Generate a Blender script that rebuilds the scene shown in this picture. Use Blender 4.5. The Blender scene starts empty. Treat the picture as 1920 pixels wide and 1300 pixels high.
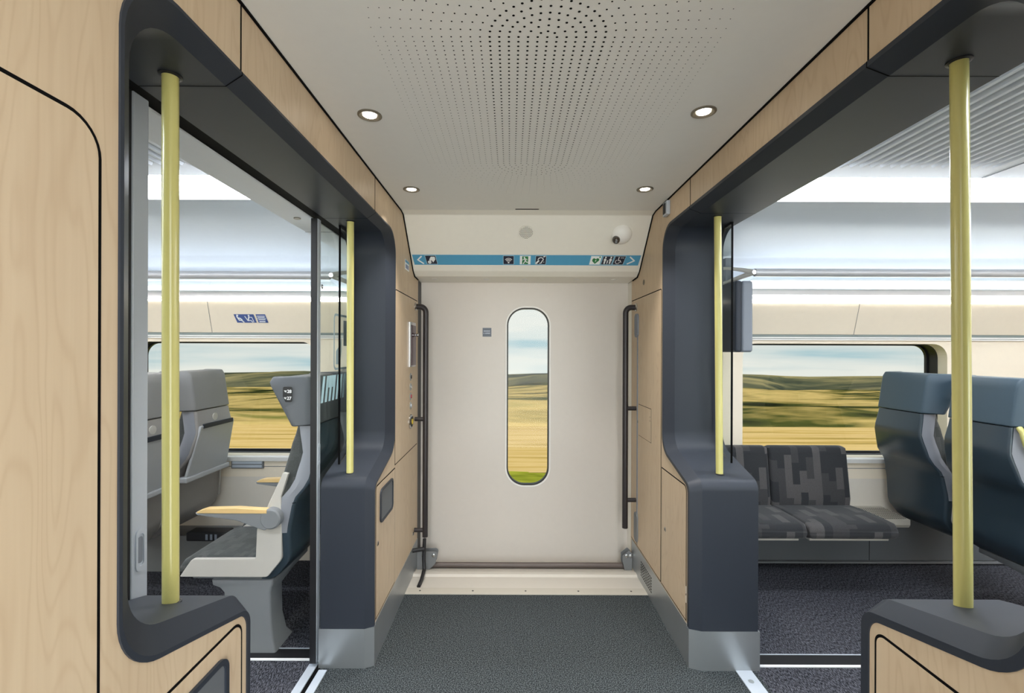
import bpy, bmesh, math, random
from mathutils import Vector, Matrix
random.seed(7)
sc = bpy.context.scene
COL = sc.collection
PI = math.pi

# ------------------------------------------------------------------ camera
EYE = 1.5
cam_d = bpy.data.cameras.new('camera'); cam = bpy.data.objects.new('camera', cam_d); COL.objects.link(cam)
cam.location = (0, 0, EYE)
cam.rotation_euler = (PI/2, math.radians(-0.2), 0)
cam_d.sensor_width = 36; cam_d.lens = 36*860/1920
cam_d.shift_x = (960-957)/1920.0
cam_d.shift_y = (660-650)/1920.0
cam_d.clip_start = 0.05; cam_d.clip_end = 2000
sc.camera = cam
sc.view_settings.view_transform = 'Standard'; sc.view_settings.look = 'None'
sc.view_settings.gamma = 1; sc.view_settings.use_curve_mapping = False
sc.view_settings.exposure = 0.35

def lin(c):
    return tuple(((x/255)/12.92 if x/255 <= .04045 else ((x/255+.055)/1.055)**2.4) for x in c)

# ------------------------------------------------------------------ sky (with an added glow behind the camera as fill)
SKY_FILL = 5.6
w = bpy.data.worlds.new('sky'); sc.world = w; w.use_nodes = True
nt = w.node_tree; N = nt.nodes; L = nt.links; N.clear()
out = N.new('ShaderNodeOutputWorld'); bg = N.new('ShaderNodeBackground'); L.new(bg.outputs[0], out.inputs[0])
tc = N.new('ShaderNodeTexCoord'); sep = N.new('ShaderNodeSeparateXYZ'); L.new(tc.outputs['Generated'], sep.inputs[0])
mp = N.new('ShaderNodeMapping'); mp.inputs['Scale'].default_value = (1.6, 1.6, 17); L.new(tc.outputs['Generated'], mp.inputs[0])
nz = N.new('ShaderNodeTexNoise'); nz.inputs['Scale'].default_value = 1.3; nz.inputs['Detail'].default_value = 4; L.new(mp.outputs[0], nz.inputs['Vector'])
cl = N.new('ShaderNodeValToRGB'); L.new(nz.outputs['Fac'], cl.inputs[0])
e = cl.color_ramp.elements
e[0].position = .33; e[0].color = (*lin((178, 206, 216)), 1)
e[1].position = .54; e[1].color = (*lin((240, 238, 233)), 1)
m_ = e.new(.42); m_.color = (*lin((216, 225, 226)), 1)
g = N.new('ShaderNodeValToRGB'); mr = N.new('ShaderNodeMapRange'); L.new(sep.outputs['Z'], mr.inputs[0])
mr.inputs[1].default_value = -.1; mr.inputs[2].default_value = .35; L.new(mr.outputs[0], g.inputs[0])
ge = g.color_ramp.elements
ge[0].position = 0; ge[0].color = (1.12, 1.10, 1.08, 1); ge[1].position = 1; ge[1].color = (.80, .86, .92, 1)
mid = ge.new(.25); mid.color = (1.0, .99, .98, 1)
mx = N.new('ShaderNodeMix'); mx.data_type = 'RGBA'; mx.blend_type = 'MULTIPLY'; mx.inputs[0].default_value = 1
L.new(cl.outputs[0], mx.inputs[6]); L.new(g.outputs[0], mx.inputs[7]); L.new(mx.outputs[2], bg.inputs[0])
dp = N.new('ShaderNodeVectorMath'); dp.operation = 'DOT_PRODUCT'; L.new(tc.outputs['Generated'], dp.inputs[0]); dp.inputs[1].default_value = Vector((.42, -.80, .42)).normalized()
mr2 = N.new('ShaderNodeMapRange'); mr2.interpolation_type = 'SMOOTHSTEP'; L.new(dp.outputs['Value'], mr2.inputs[0])
mr2.inputs[1].default_value = .05; mr2.inputs[2].default_value = 1; mr2.inputs[3].default_value = .80; mr2.inputs[4].default_value = SKY_FILL
L.new(mr2.outputs[0], bg.inputs[1])

# ------------------------------------------------------------------ sun (from the right, almost along the train)
sd = bpy.data.lights.new('sun', 'SUN'); sd.energy = 2.4; sd.angle = math.radians(1.0); sd.color = (1, .9, .76)
so = bpy.data.objects.new('sun', sd); COL.objects.link(so)
so.rotation_euler = Vector((-0.80, 0.30, -0.50)).to_track_quat('-Z', 'Y').to_euler()

# ------------------------------------------------------------------ materials
def new_mat(name):
    m = bpy.data.materials.new(name); m.use_nodes = True
    return m, m.node_tree.nodes, m.node_tree.links, m.node_tree.nodes['Principled BSDF']
def mat(name, rgb, rough=.5, metal=0, spec=.5, coat=0, var=0, vscale=30, bump=0, bscale=200):
    m, n, l, b = new_mat(name)
    c = (*lin(rgb), 1)
    b.inputs['Base Color'].default_value = c; b.inputs['Roughness'].default_value = rough
    b.inputs['Metallic'].default_value = metal; b.inputs['Specular IOR Level'].default_value = spec
    if coat: b.inputs['Coat Weight'].default_value = coat; b.inputs['Coat Roughness'].default_value = .15
    t = n.new('ShaderNodeTexCoord')
    nz = n.new('ShaderNodeTexNoise'); nz.inputs['Scale'].default_value = vscale; nz.inputs['Detail'].default_value = 3
    l.new(t.outputs['Object'], nz.inputs['Vector'])
    mx = n.new('ShaderNodeMix'); mx.data_type = 'RGBA'; v = max(var, .02)
    mx.inputs[6].default_value = (*[x*(1-v) for x in c[:3]], 1); mx.inputs[7].default_value = (*[min(1, x*(1+v)) for x in c[:3]], 1)
    l.new(nz.outputs['Fac'], mx.inputs[0]); l.new(mx.outputs[2], b.inputs['Base Color'])
    if bump:
        bz = n.new('ShaderNodeTexNoise'); bz.inputs['Scale'].default_value = bscale; l.new(t.outputs['Object'], bz.inputs['Vector'])
        bp = n.new('ShaderNodeBump'); bp.inputs['Strength'].default_value = bump; bp.inputs['Distance'].default_value = .002
        l.new(bz.outputs['Fac'], bp.inputs['Height']); l.new(bp.outputs[0], b.inputs['Normal'])
    return m
def wood(name, a, b_, rough=.45):
    m, n, l, b = new_mat(name); b.inputs['Roughness'].default_value = rough
    t = n.new('ShaderNodeTexCoord'); g = n.new('ShaderNodeNewGeometry')
    mp = n.new('ShaderNodeMapping'); mp.inputs['Scale'].default_value = (1.6, 6.0, .9); l.new(g.outputs['Position'], mp.inputs[0])
    nz = n.new('ShaderNodeTexNoise'); nz.inputs['Scale'].default_value = 1.5; nz.inputs['Detail'].default_value = 2.2; nz.inputs['Roughness'].default_value = .4
    l.new(mp.outputs[0], nz.inputs['Vector'])
    k = n.new('ShaderNodeMath'); k.operation = 'MULTIPLY'; k.inputs[1].default_value = 110; l.new(nz.outputs['Fac'], k.inputs[0])
    s = n.new('ShaderNodeMath'); s.operation = 'SINE'; l.new(k.outputs[0], s.inputs[0])
    mr = n.new('ShaderNodeMapRange'); mr.inputs[1].default_value = -1; l.new(s.outputs[0], mr.inputs[0])
    pw = n.new('ShaderNodeMath'); pw.operation = 'POWER'; pw.inputs[1].default_value = 4.5; l.new(mr.outputs[0], pw.inputs[0])
    mp2 = n.new('ShaderNodeMapping'); mp2.inputs['Scale'].default_value = (60, 60, 1.6); l.new(g.outputs['Position'], mp2.inputs[0])
    n2 = n.new('ShaderNodeTexNoise'); n2.inputs['Scale'].default_value = 1.5; n2.inputs['Detail'].default_value = 4; l.new(mp2.outputs[0], n2.inputs['Vector'])
    mp3 = n.new('ShaderNodeMapping'); mp3.inputs['Scale'].default_value = (5, 9, .5); l.new(g.outputs['Position'], mp3.inputs[0])
    n3 = n.new('ShaderNodeTexNoise'); n3.inputs['Scale'].default_value = 1.2; n3.inputs['Detail'].default_value = 3; l.new(mp3.outputs[0], n3.inputs['Vector'])
    f1 = n.new('ShaderNodeMath'); f1.operation = 'MULTIPLY_ADD'; f1.inputs[1].default_value = .24; f1.inputs[2].default_value = 0; l.new(pw.outputs[0], f1.inputs[0])
    f2 = n.new('ShaderNodeMath'); f2.operation = 'MULTIPLY_ADD'; f2.inputs[1].default_value = .45; l.new(n2.outputs['Fac'], f2.inputs[0]); l.new(f1.outputs[0], f2.inputs[2])
    f3 = n.new('ShaderNodeMath'); f3.operation = 'MULTIPLY_ADD'; f3.inputs[1].default_value = .55; f3.use_clamp = True; l.new(n3.outputs['Fac'], f3.inputs[0]); l.new(f2.outputs[0], f3.inputs[2])
    f4 = n.new('ShaderNodeMath'); f4.operation = 'SUBTRACT'; f4.inputs[1].default_value = .28; f4.use_clamp = True; l.new(f3.outputs[0], f4.inputs[0])
    mx = n.new('ShaderNodeMix'); mx.data_type = 'RGBA'; mx.inputs[6].default_value = (*lin(a), 1); mx.inputs[7].default_value = (*lin(b_), 1)
    l.new(f4.outputs[0], mx.inputs[0]); l.new(mx.outputs[2], b.inputs['Base Color'])
    return m
def carpet(name, dark, light, scale, thresh=.5, streak=False, width=.12):
    m, n, l, b = new_mat(name); b.inputs['Roughness'].default_value = .95; b.inputs['Specular IOR Level'].default_value = .15
    g = n.new('ShaderNodeNewGeometry'); mp = n.new('ShaderNodeMapping'); l.new(g.outputs['Position'], mp.inputs[0])
    if streak: mp.inputs['Scale'].default_value = (1, .28, 1); mp.inputs['Rotation'].default_value = (0, 0, .7)
    nz = n.new('ShaderNodeTexNoise'); nz.inputs['Scale'].default_value = scale; nz.inputs['Detail'].default_value = 3; nz.inputs['Roughness'].default_value = .7
    l.new(mp.outputs[0], nz.inputs['Vector'])
    r = n.new('ShaderNodeValToRGB'); l.new(nz.outputs['Fac'], r.inputs[0])
    r.color_ramp.elements[0].position = thresh-width; r.color_ramp.elements[0].color = (*lin(dark), 1)
    r.color_ramp.elements[1].position = thresh+width; r.color_ramp.elements[1].color = (*lin(light), 1)
    l.new(r.outputs[0], b.inputs['Base Color'])
    bp = n.new('ShaderNodeBump'); bp.inputs['Strength'].default_value = .05; bp.inputs['Distance'].default_value = .0005
    l.new(nz.outputs['Fac'], bp.inputs['Height']); l.new(bp.outputs[0], b.inputs['Normal'])
    return m
def fabric(name, cols, su=16, sv=6):
    m, n, l, b = new_mat(name); b.inputs['Roughness'].default_value = .9; b.inputs['Sheen Weight'].default_value = .15
    t = n.new('ShaderNodeTexCoord'); s = n.new('ShaderNodeSeparateXYZ'); l.new(t.outputs['Object'], s.inputs[0])
    a = n.new('ShaderNodeMath'); a.operation = 'SUBTRACT'; l.new(s.outputs['Z'], a.inputs[0]); l.new(s.outputs['Y'], a.inputs[1])
    au = n.new('ShaderNodeMath'); au.operation = 'MULTIPLY'; au.inputs[1].default_value = su; l.new(s.outputs['X'], au.inputs[0])
    fl = n.new('ShaderNodeMath'); fl.operation = 'FLOOR'; l.new(au.outputs[0], fl.inputs[0])
    off = n.new('ShaderNodeMath'); off.operation = 'MULTIPLY'; off.inputs[1].default_value = .37; l.new(fl.outputs[0], off.inputs[0])
    av = n.new('ShaderNodeMath'); av.operation = 'MULTIPLY_ADD'; av.inputs[1].default_value = sv; l.new(a.outputs[0], av.inputs[0]); l.new(off.outputs[0], av.inputs[2])
    fv = n.new('ShaderNodeMath'); fv.operation = 'FLOOR'; l.new(av.outputs[0], fv.inputs[0])
    cb = n.new('ShaderNodeCombineXYZ'); l.new(fl.outputs[0], cb.inputs[0]); l.new(fv.outputs[0], cb.inputs[1])
    wn = n.new('ShaderNodeTexWhiteNoise'); wn.noise_dimensions = '2D'; l.new(cb.outputs[0], wn.inputs['Vector'])
    r = n.new('ShaderNodeValToRGB'); r.color_ramp.interpolation = 'CONSTANT'; l.new(wn.outputs['Value'], r.inputs[0])
    el = r.color_ramp.elements
    el[0].color = (*lin(cols[0]), 1); el[1].position = .5; el[1].color = (*lin(cols[1]), 1); x = el.new(.78); x.color = (*lin(cols[2]), 1)
    nz = n.new('ShaderNodeTexNoise'); nz.inputs['Scale'].default_value = 260; l.new(t.outputs['Object'], nz.inputs['Vector'])
    mx = n.new('ShaderNodeMix'); mx.data_type = 'RGBA'; mx.blend_type = 'MULTIPLY'; mx.inputs[0].default_value = .6
    l.new(r.outputs[0], mx.inputs[6]); l.new(nz.outputs['Fac'], mx.inputs[7]); l.new(mx.outputs[2], b.inputs['Base Color'])
    bp = n.new('ShaderNodeBump'); bp.inputs['Strength'].default_value = .4; bp.inputs['Distance'].default_value = .001
    l.new(nz.outputs['Fac'], bp.inputs['Height']); l.new(bp.outputs[0], b.inputs['Normal'])
    return m
def emis(name, rgb, strength):
    m, n, l, b = new_mat(name)
    b.inputs['Base Color'].default_value = (.8, .8, .8, 1)
    b.inputs['Emission Color'].default_value = (*lin(rgb), 1); b.inputs['Emission Strength'].default_value = strength
    return m
def glass(name, tint=(.93, .96, .95), refl=.07):
    m, n, l, b = new_mat(name); n.remove(b); o = n['Material Output']
    t = n.new('ShaderNodeBsdfTransparent'); t.inputs[0].default_value = (*tint, 1)
    gl = n.new('ShaderNodeBsdfGlossy'); gl.inputs['Roughness'].default_value = .01
    f = n.new('ShaderNodeFresnel'); f.inputs[0].default_value = 1.45
    mm = n.new('ShaderNodeMath'); mm.operation = 'MULTIPLY'; mm.inputs[1].default_value = refl*10; l.new(f.outputs[0], mm.inputs[0])
    gg = n.new('ShaderNodeNewGeometry'); iv = n.new('ShaderNodeMath'); iv.operation = 'SUBTRACT'; iv.inputs[0].default_value = 1; l.new(gg.outputs['Backfacing'], iv.inputs[1])
    mf = n.new('ShaderNodeMath'); mf.operation = 'MULTIPLY'; mf.use_clamp = True; l.new(mm.outputs[0], mf.inputs[0]); l.new(iv.outputs[0], mf.inputs[1])
    x = n.new('ShaderNodeMixShader'); l.new(mf.outputs[0], x.inputs[0]); l.new(t.outputs[0], x.inputs[1]); l.new(gl.outputs[0], x.inputs[2]); l.new(x.outputs[0], o.inputs[0])
    return m
def terrain_mat(name, stops, sx, sy, sz, scale=1.0, k=.5):
    stops = [(p, tuple(255*((x/255)*k**.4545) for x in c)) for p, c in stops]
    m, n, l, b = new_mat(name); b.inputs['Roughness'].default_value = 1; b.inputs['Specular IOR Level'].default_value = 0
    g = n.new('ShaderNodeNewGeometry'); mp = n.new('ShaderNodeMapping'); mp.inputs['Scale'].default_value = (sx, sy, sz); l.new(g.outputs['Position'], mp.inputs[0])
    nz = n.new('ShaderNodeTexNoise'); nz.inputs['Scale'].default_value = scale; nz.inputs['Detail'].default_value = 5; nz.inputs['Roughness'].default_value = .6
    l.new(mp.outputs[0], nz.inputs['Vector'])
    r = n.new('ShaderNodeValToRGB'); l.new(nz.outputs['Fac'], r.inputs[0]); el = r.color_ramp.elements
    el[0].position = stops[0][0]; el[0].color = (*lin(stops[0][1]), 1); el[1].position = stops[-1][0]; el[1].color = (*lin(stops[-1][1]), 1)
    for p, c in stops[1:-1]: q = el.new(p); q.color = (*lin(c), 1)
    l.new(r.outputs[0], b.inputs['Base Color'])
    return m

M = {}
M['wood'] = wood('light_birch_laminate', (206, 185, 156), (178, 151, 121))
M['dark'] = mat('charcoal_blue_plastic', (44, 49, 58), .48, spec=.32, bump=.04, bscale=900)
M['black'] = mat('black_gap', (8, 8, 9), .8, spec=.1)
M['rubber'] = mat('black_rubber', (24, 24, 27), .45)
M['yellow'] = mat('pale_yellow_lacquer', (204, 197, 122), .28, coat=.5)
M['steel'] = mat('brushed_steel', (174, 178, 180), .36, metal=.75, var=.08, vscale=6)
M['alu'] = mat('grey_anodised_metal', (188, 196, 206), .4, metal=.15)
M['rackalu'] = mat('satin_aluminium', (205, 206, 210), .3, metal=.3)
M['tray'] = mat('silver_tray_plastic', (186, 188, 190), .38)
M['headrest_sunlit'] = mat('sunlit_tint_leather', (132, 131, 130), .42, bump=.25, bscale=500)  # headrest leather lightened to stand for sun on the tray-table row
M['chrome'] = mat('polished_metal', (200, 200, 200), .15, metal=1)
M['bar'] = mat('brown_bar', (96, 86, 82), .4, metal=.2)
M['rail'] = mat('dark_bronze_tube', (56, 52, 54), .35, metal=.3)
M['door'] = mat('warm_white_door_paint', (214, 207, 199), .38, coat=.1, var=.01)
M['header'] = mat('warm_white_panel', (236, 232, 222), .5)
M['ceil'] = mat('light_grey_ceiling_paint', (232, 230, 225), .6)
M['sal_ceil'] = mat('white_ceiling_panel', (214, 219, 224), .5)
M['sal_cool'] = mat('cool_grey_blue_panel', (206, 216, 226), .45)
M['rib'] = mat('ribbed_panel_gap_shade', (120, 134, 140), .5)  # darker than the ribs: shade in the gaps put into the colour
M['beige'] = mat('cream_wall_panel', (241, 228, 207), .5)
M['palewall'] = mat('pale_lower_wall_panel', (228, 219, 206), .5)
M['white'] = mat('white_trim', (240, 238, 234), .4)
M['cream'] = mat('cream_sill', (184, 178, 166), .45)
M['step'] = mat('step_cover_grey', (196, 190, 180), .45)
M['rackwall'] = mat('pale_green_grey_panel', (128, 138, 136), .5)
M['grey_panel'] = mat('grey_base_panel', (120, 122, 124), .55)
M['lowgrey'] = mat('mid_grey_skirt', (96, 100, 104), .6)
M['shell'] = mat('blue_grey_seat_shell', (48, 62, 72), .3, coat=.25)  # dark blue-grey plastic, with some bluish window light put into it
M['shell_sunlit'] = mat('sunlit_tint_seat_shell', (150, 146, 142), .35, coat=.2)  # seat shell lightened, sunlight on the tray-table row put into its colour
M['headrest'] = mat('grey_leather', (88, 92, 97), .42, bump=.25, bscale=500)
M['headrest_bluelit'] = mat('blue_lit_tint_leather', (66, 84, 96), .42, bump=.25, bscale=500)  # headrest leather with the blue of window light put into its colour
M['seat_trim'] = mat('light_grey_seat_trim', (196, 192, 184), .4)
M['trimgrey'] = mat('mid_grey_seat_trim', (140, 143, 150), .4)
M['ped'] = mat('grey_pedestal', (128, 131, 134), .45)
M['arm_wood'] = mat('light_wood_armrest', (226, 192, 132), .4)
M['fab'] = fabric('dark_block_pattern_fabric', [(44, 46, 50), (66, 65, 67), (92, 89, 89)], 20, 8)
M['fabseat'] = fabric('charcoal_seat_fabric', [(72, 76, 74), (80, 84, 82), (90, 92, 90)], 40, 18)
M['carpet'] = carpet('charcoal_speckled_floor', (22, 25, 28), (96, 102, 104), 225, .53, width=.05)
M['carpet2'] = carpet('blue_grey_streaked_carpet', (20, 21, 26), (108, 109, 118), 230, .54, streak=True, width=.11)
M['strip'] = mat('white_nosing', (236, 236, 236), .4)
M['blue'] = mat('sign_blue', (84, 158, 196), .4)
M['navy'] = mat('pictogram_navy', (36, 40, 58), .4)
M['pwhite'] = mat('pictogram_white', (238, 240, 240), .4)
M['green'] = mat('pictogram_green', (46, 124, 72), .4)
M['blue2'] = mat('sticker_blue', (72, 92, 148), .4)
M['slate'] = mat('sticker_slate', (98, 106, 120), .4)
M['txt'] = mat('sticker_text', (196, 204, 220), .4)
M['red'] = mat('sticker_red', (168, 44, 62), .4)
M['teal'] = mat('sticker_green', (62, 142, 116), .4)
M['decal'] = mat('pale_blue_decal', (176, 208, 220), .5)
M['decal2'] = mat('grey_pictogram_decal', (150, 166, 172), .5)
M['glass'] = glass('clear_glass')
M['glass2'] = glass('tinted_partition_glass', (.95, .965, .94), .09)
M['rackglass'] = glass('luggage_rack_glass', (.93, .955, .945), .08)
M['lamp'] = emis('downlight_diffuser', (255, 246, 230), 14)
M['ledc'] = emis('cove_light_diffuser', (240, 246, 255), 17)
M['ledw'] = emis('wall_wash_diffuser', (246, 248, 255), 7)
M['led'] = emis('strip_light_diffuser', (255, 252, 246), 10)
M['bronze'] = mat('grey_brown_bezel', (122, 114, 100), .4, metal=.4)
M['screen'] = mat('grey_screen_housing', (122, 128, 138), .45)
M['screend'] = mat('dark_screen_glass', (26, 32, 36), .15)
M['ycol'] = mat('signal_yellow', (232, 200, 40), .4)
M['smoke'] = mat('dark_camera_dome', (60, 52, 46), .1, coat=.8)
M['paleblue'] = mat('pale_blue_grey_plastic', (140, 160, 170), .4)

# ------------------------------------------------------------------ mesh helpers
def wloc(o):
    v = Vector((0, 0, 0))
    while o: v += o.location; o = o.parent
    return v
class MB:
    def __init__(s): s.v = []; s.f = []; s.mi = []; s.m = 0
    def add(s, vs, fs):
        b = len(s.v); s.v += [Vector(p) for p in vs]
        for f in fs: s.f.append([b+i for i in f]); s.mi.append(s.m)
        return s
    def box(s, x0, x1, y0, y1, z0, z1):
        vs = [(x, y, z) for z in (z0, z1) for y in (y0, y1) for x in (x0, x1)]
        return s.add(vs, [(0, 1, 3, 2), (4, 6, 7, 5), (0, 4, 5, 1), (2, 3, 7, 6), (0, 2, 6, 4), (1, 5, 7, 3)])
    def prism(s, pts, axis, a, b):
        f3 = {'x': lambda u, v, t: (t, u, v), 'y': lambda u, v, t: (u, t, v), 'z': lambda u, v, t: (u, v, t)}[axis]
        n = len(pts); vs = [f3(u, v, a) for u, v in pts]+[f3(u, v, b) for u, v in pts]
        return s.add(vs, [list(range(n)), list(range(2*n-1, n-1, -1))]+[(i, (i+1) % n, n+(i+1) % n, n+i) for i in range(n)])
    def loft(s, rings, closed=True, caps=True):
        n = len(rings[0]); vs = [p for r in rings for p in r]; fs = []
        for k in range(len(rings)-1):
            for i in range(n if closed else n-1):
                j = (i+1) % n; fs.append((k*n+i, k*n+j, (k+1)*n+j, (k+1)*n+i))
        if caps: fs += [list(range(n)), list(range(len(vs)-1, len(vs)-n-1, -1))]
        return s.add(vs, fs)
    def tube(s, pts, r, seg=14, r2=None):
        pts = [Vector(p) for p in pts]; rings = []; up = None
        for i, p in enumerate(pts):
            d = (pts[min(i+1, len(pts)-1)]-pts[max(i-1, 0)]).normalized()
            if up is None: up = Vector((0, 0, 1)) if abs(d.z) < .9 else Vector((1, 0, 0))
            a = d.cross(up).normalized(); b = a.cross(d).normalized(); up = b
            rr = r[i] if isinstance(r, (list, tuple)) else r
            rings.append([p+a*math.cos(t)*rr+b*math.sin(t)*(r2 or rr) for t in [2*PI*k/seg for k in range(seg)]])
        return s.loft(rings)
    def lathe(s, prof, c, d, seg=28):
        c = Vector(c); d = Vector(d).normalized(); u = Vector((0, 0, 1)) if abs(d.z) < .9 else Vector((1, 0, 0))
        a = d.cross(u).normalized(); b = a.cross(d)
        return s.loft([[c+d*h+a*math.cos(t)*max(r, 1e-4)+b*math.sin(t)*max(r, 1e-4) for t in [2*PI*k/seg for k in range(seg)]] for r, h in prof])
    def quad(s, *p): return s.add(p, [tuple(range(len(p)))])
    def build(s, name, mats, parent=None, smooth=35, bevel=0, bseg=2, origin=None):
        me = bpy.data.meshes.new(name)
        xs = [p.x for p in s.v]; ys = [p.y for p in s.v]; zs = [p.z for p in s.v]
        c = Vector(origin) if origin else Vector(((min(xs)+max(xs))/2, (min(ys)+max(ys))/2, min(zs)))
        me.from_pydata([p-c for p in s.v], [], s.f); me.update()
        bm = bmesh.new(); bm.from_mesh(me); bmesh.ops.recalc_face_normals(bm, faces=bm.faces); bm.to_mesh(me); bm.free()
        if not isinstance(mats, (list, tuple)): mats = [mats]
        for m in mats: me.materials.append(M[m] if isinstance(m, str) else m)
        for p, i in zip(me.polygons, s.mi): p.material_index = i
        if smooth:
            me.polygons.foreach_set('use_smooth', [True]*len(me.polygons)); me.set_sharp_from_angle(angle=math.radians(smooth))
        o = bpy.data.objects.new(name, me); COL.objects.link(o); o.parent = parent
        o.location = c-wloc(parent) if parent else c
        if bevel:
            b = o.modifiers.new('bevel', 'BEVEL'); b.width = bevel; b.segments = bseg; b.limit_method = 'ANGLE'; b.angle_limit = math.radians(40)
            b.harden_normals = False
        return o
def thing(name, label, cat, loc=(0, 0, 0), group=None):
    o = bpy.data.objects.new(name, None); COL.objects.link(o); o.location = loc; o.empty_display_size = .1
    o['label'] = label; o['category'] = cat
    if group: o['group'] = group
    return o
def tag(o, label, cat, group=None):
    o['label'] = label; o['category'] = cat
    if group: o['group'] = group
    return o
def struct(o, label=None, cat=None):
    o['kind'] = 'structure'
    if label: o['label'] = label
    if cat: o['category'] = cat
    return o
def rpoly(pts, seg=8):
    """pts: (u, v, r) -> polyline with rounded corners (closed)"""
    out = []; n = len(pts)
    for i in range(n):
        u, v, r = pts[i]
        if r == 0: out.append((u, v)); continue
        p = Vector((u, v)); a = Vector(pts[i-1][:2])-p; b = Vector(pts[(i+1) % n][:2])-p
        a.normalize(); b.normalize(); ang = a.angle(b); t = r/math.tan(ang/2)
        c = p+(a+b).normalized()*(r/math.sin(ang/2)); s0 = p+a*t-c; s1 = p+b*t-c
        a0 = math.atan2(s0.y, s0.x); a1 = math.atan2(s1.y, s1.x); d = (a1-a0+PI) % (2*PI)-PI
        for k in range(seg+1):
            th = a0+d*k/seg; out.append((c.x+r*math.cos(th), c.y+r*math.sin(th)))
    return out
def rrect(u0, u1, v0, v1, r, seg=6): return rpoly([(u0, v0, r), (u1, v0, r), (u1, v1, r), (u0, v1, r)], seg)
def offset(poly, d):
    n = len(poly); A = sum(poly[i][0]*poly[(i+1) % n][1]-poly[(i+1) % n][0]*poly[i][1] for i in range(n))
    sg = 1 if A > 0 else -1; out = []
    for i in range(n):
        p0, p, p1 = Vector(poly[i-1]), Vector(poly[i]), Vector(poly[(i+1) % n])
        e0 = (p-p0); e1 = (p1-p)
        if e0.length < 1e-7: e0 = e1
        if e1.length < 1e-7: e1 = e0
        e0.normalize(); e1.normalize(); n0 = Vector((e0.y, -e0.x))*sg; n1 = Vector((e1.y, -e1.x))*sg
        m = (n0+n1); 
        if m.length < 1e-6: m = n0
        m.normalize(); out.append(tuple(p+m*d/max(.4, m.dot(n0))))
    return out
def holed(mb, u0, u1, v0, v1, hole, axis, a, b):
    """plate u0..u1 x v0..v1 with one hole (polygon around its centre), thickness a..b"""
    cu = sum(p[0] for p in hole)/len(hole); cv = sum(p[1] for p in hole)/len(hole)
    def proj(p):
        du, dv = p[0]-cu, p[1]-cv; ts = []
        if du > 1e-9: ts.append(((u1-cu)/du, 0))
        if du < -1e-9: ts.append(((u0-cu)/du, 2))
        if dv > 1e-9: ts.append(((v1-cv)/dv, 1))
        if dv < -1e-9: ts.append(((v0-cv)/dv, 3))
        t, sd = min(ts); return (cu+du*t, cv+dv*t), sd
    A = sum(hole[i][0]*hole[(i+1) % len(hole)][1]-hole[(i+1) % len(hole)][0]*hole[i][1] for i in range(len(hole)))
    if A < 0: hole = hole[::-1]
    corner = {0: (u1, v1), 1: (u0, v1), 2: (u0, v0), 3: (u1, v0)}
    f3 = {'x': lambda u, v, t: (t, u, v), 'y': lambda u, v, t: (u, t, v), 'z': lambda u, v, t: (u, v, t)}[axis]
    n = len(hole)
    for i in range(n):
        p, q = hole[i], hole[(i+1) % n]
        (P, sp), (Q, sq) = proj(p), proj(q); ring = [p, P]; k = sp
        while k != sq: ring.append(corner[k]); k = (k+1) % 4
        ring += [Q, q]
        for t in (a, b): mb.quad(*[f3(x, y, t) for x, y in ring])
        mb.quad(f3(*p, a), f3(*q, a), f3(*q, b), f3(*p, b))
        for j in range(1, len(ring)-2): mb.quad(f3(*ring[j], a), f3(*ring[j+1], a), f3(*ring[j+1], b), f3(*ring[j], b))
    return mb
def ring_band(mb, outer, inner, axis, a, b):
    f3 = {'x': lambda u, v, t: (t, u, v), 'y': lambda u, v, t: (u, t, v), 'z': lambda u, v, t: (u, v, t)}[axis]
    n = len(outer)
    for i in range(n):
        j = (i+1) % n
        for t in (a, b): mb.quad(f3(*outer[i], t), f3(*outer[j], t), f3(*inner[j], t), f3(*inner[i], t))
        mb.quad(f3(*outer[i], a), f3(*outer[j], a), f3(*outer[j], b), f3(*outer[i], b))
        mb.quad(f3(*inner[i], a), f3(*inner[j], a), f3(*inner[j], b), f3(*inner[i], b))
    return mb
def text_mesh(name, body, size, m, mw, parent, bold=0):
    fc = bpy.data.curves.new('t', 'FONT'); fc.body = body; fc.size = size; fc.extrude = .0003; fc.align_x = 'CENTER'; fc.offset = bold
    fo = bpy.data.objects.new('t', fc); COL.objects.link(fo); bpy.context.view_layer.update()
    me = bpy.data.meshes.new_from_object(fo.evaluated_get(bpy.context.evaluated_depsgraph_get()))
    bpy.data.objects.remove(fo); me = me.copy(); me.materials.clear(); me.materials.append(M[m])
    for p in me.polygons: p.material_index = 0
    o = bpy.data.objects.new(name, me); COL.objects.link(o); o.parent = parent; o.matrix_local = Matrix.Translation(-wloc(parent)) @ mw
    return o
def copy_tree(o, parent=None):
    c = o.copy(); COL.objects.link(c); c.parent = parent
    for ch in list(o.children): copy_tree(ch, c)
    return c

YC = 1.668            # middle of the gangway openings
XL, XR = -.65, .857   # vestibule wall faces
BL, BR = -.895, 1.171  # saloon faces of the partitions
mir = lambda y: 2*YC-y
mirc = lambda y: 2.84-y
mirp = lambda pts: [(mir(u), v) for u, v in pts]

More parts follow.
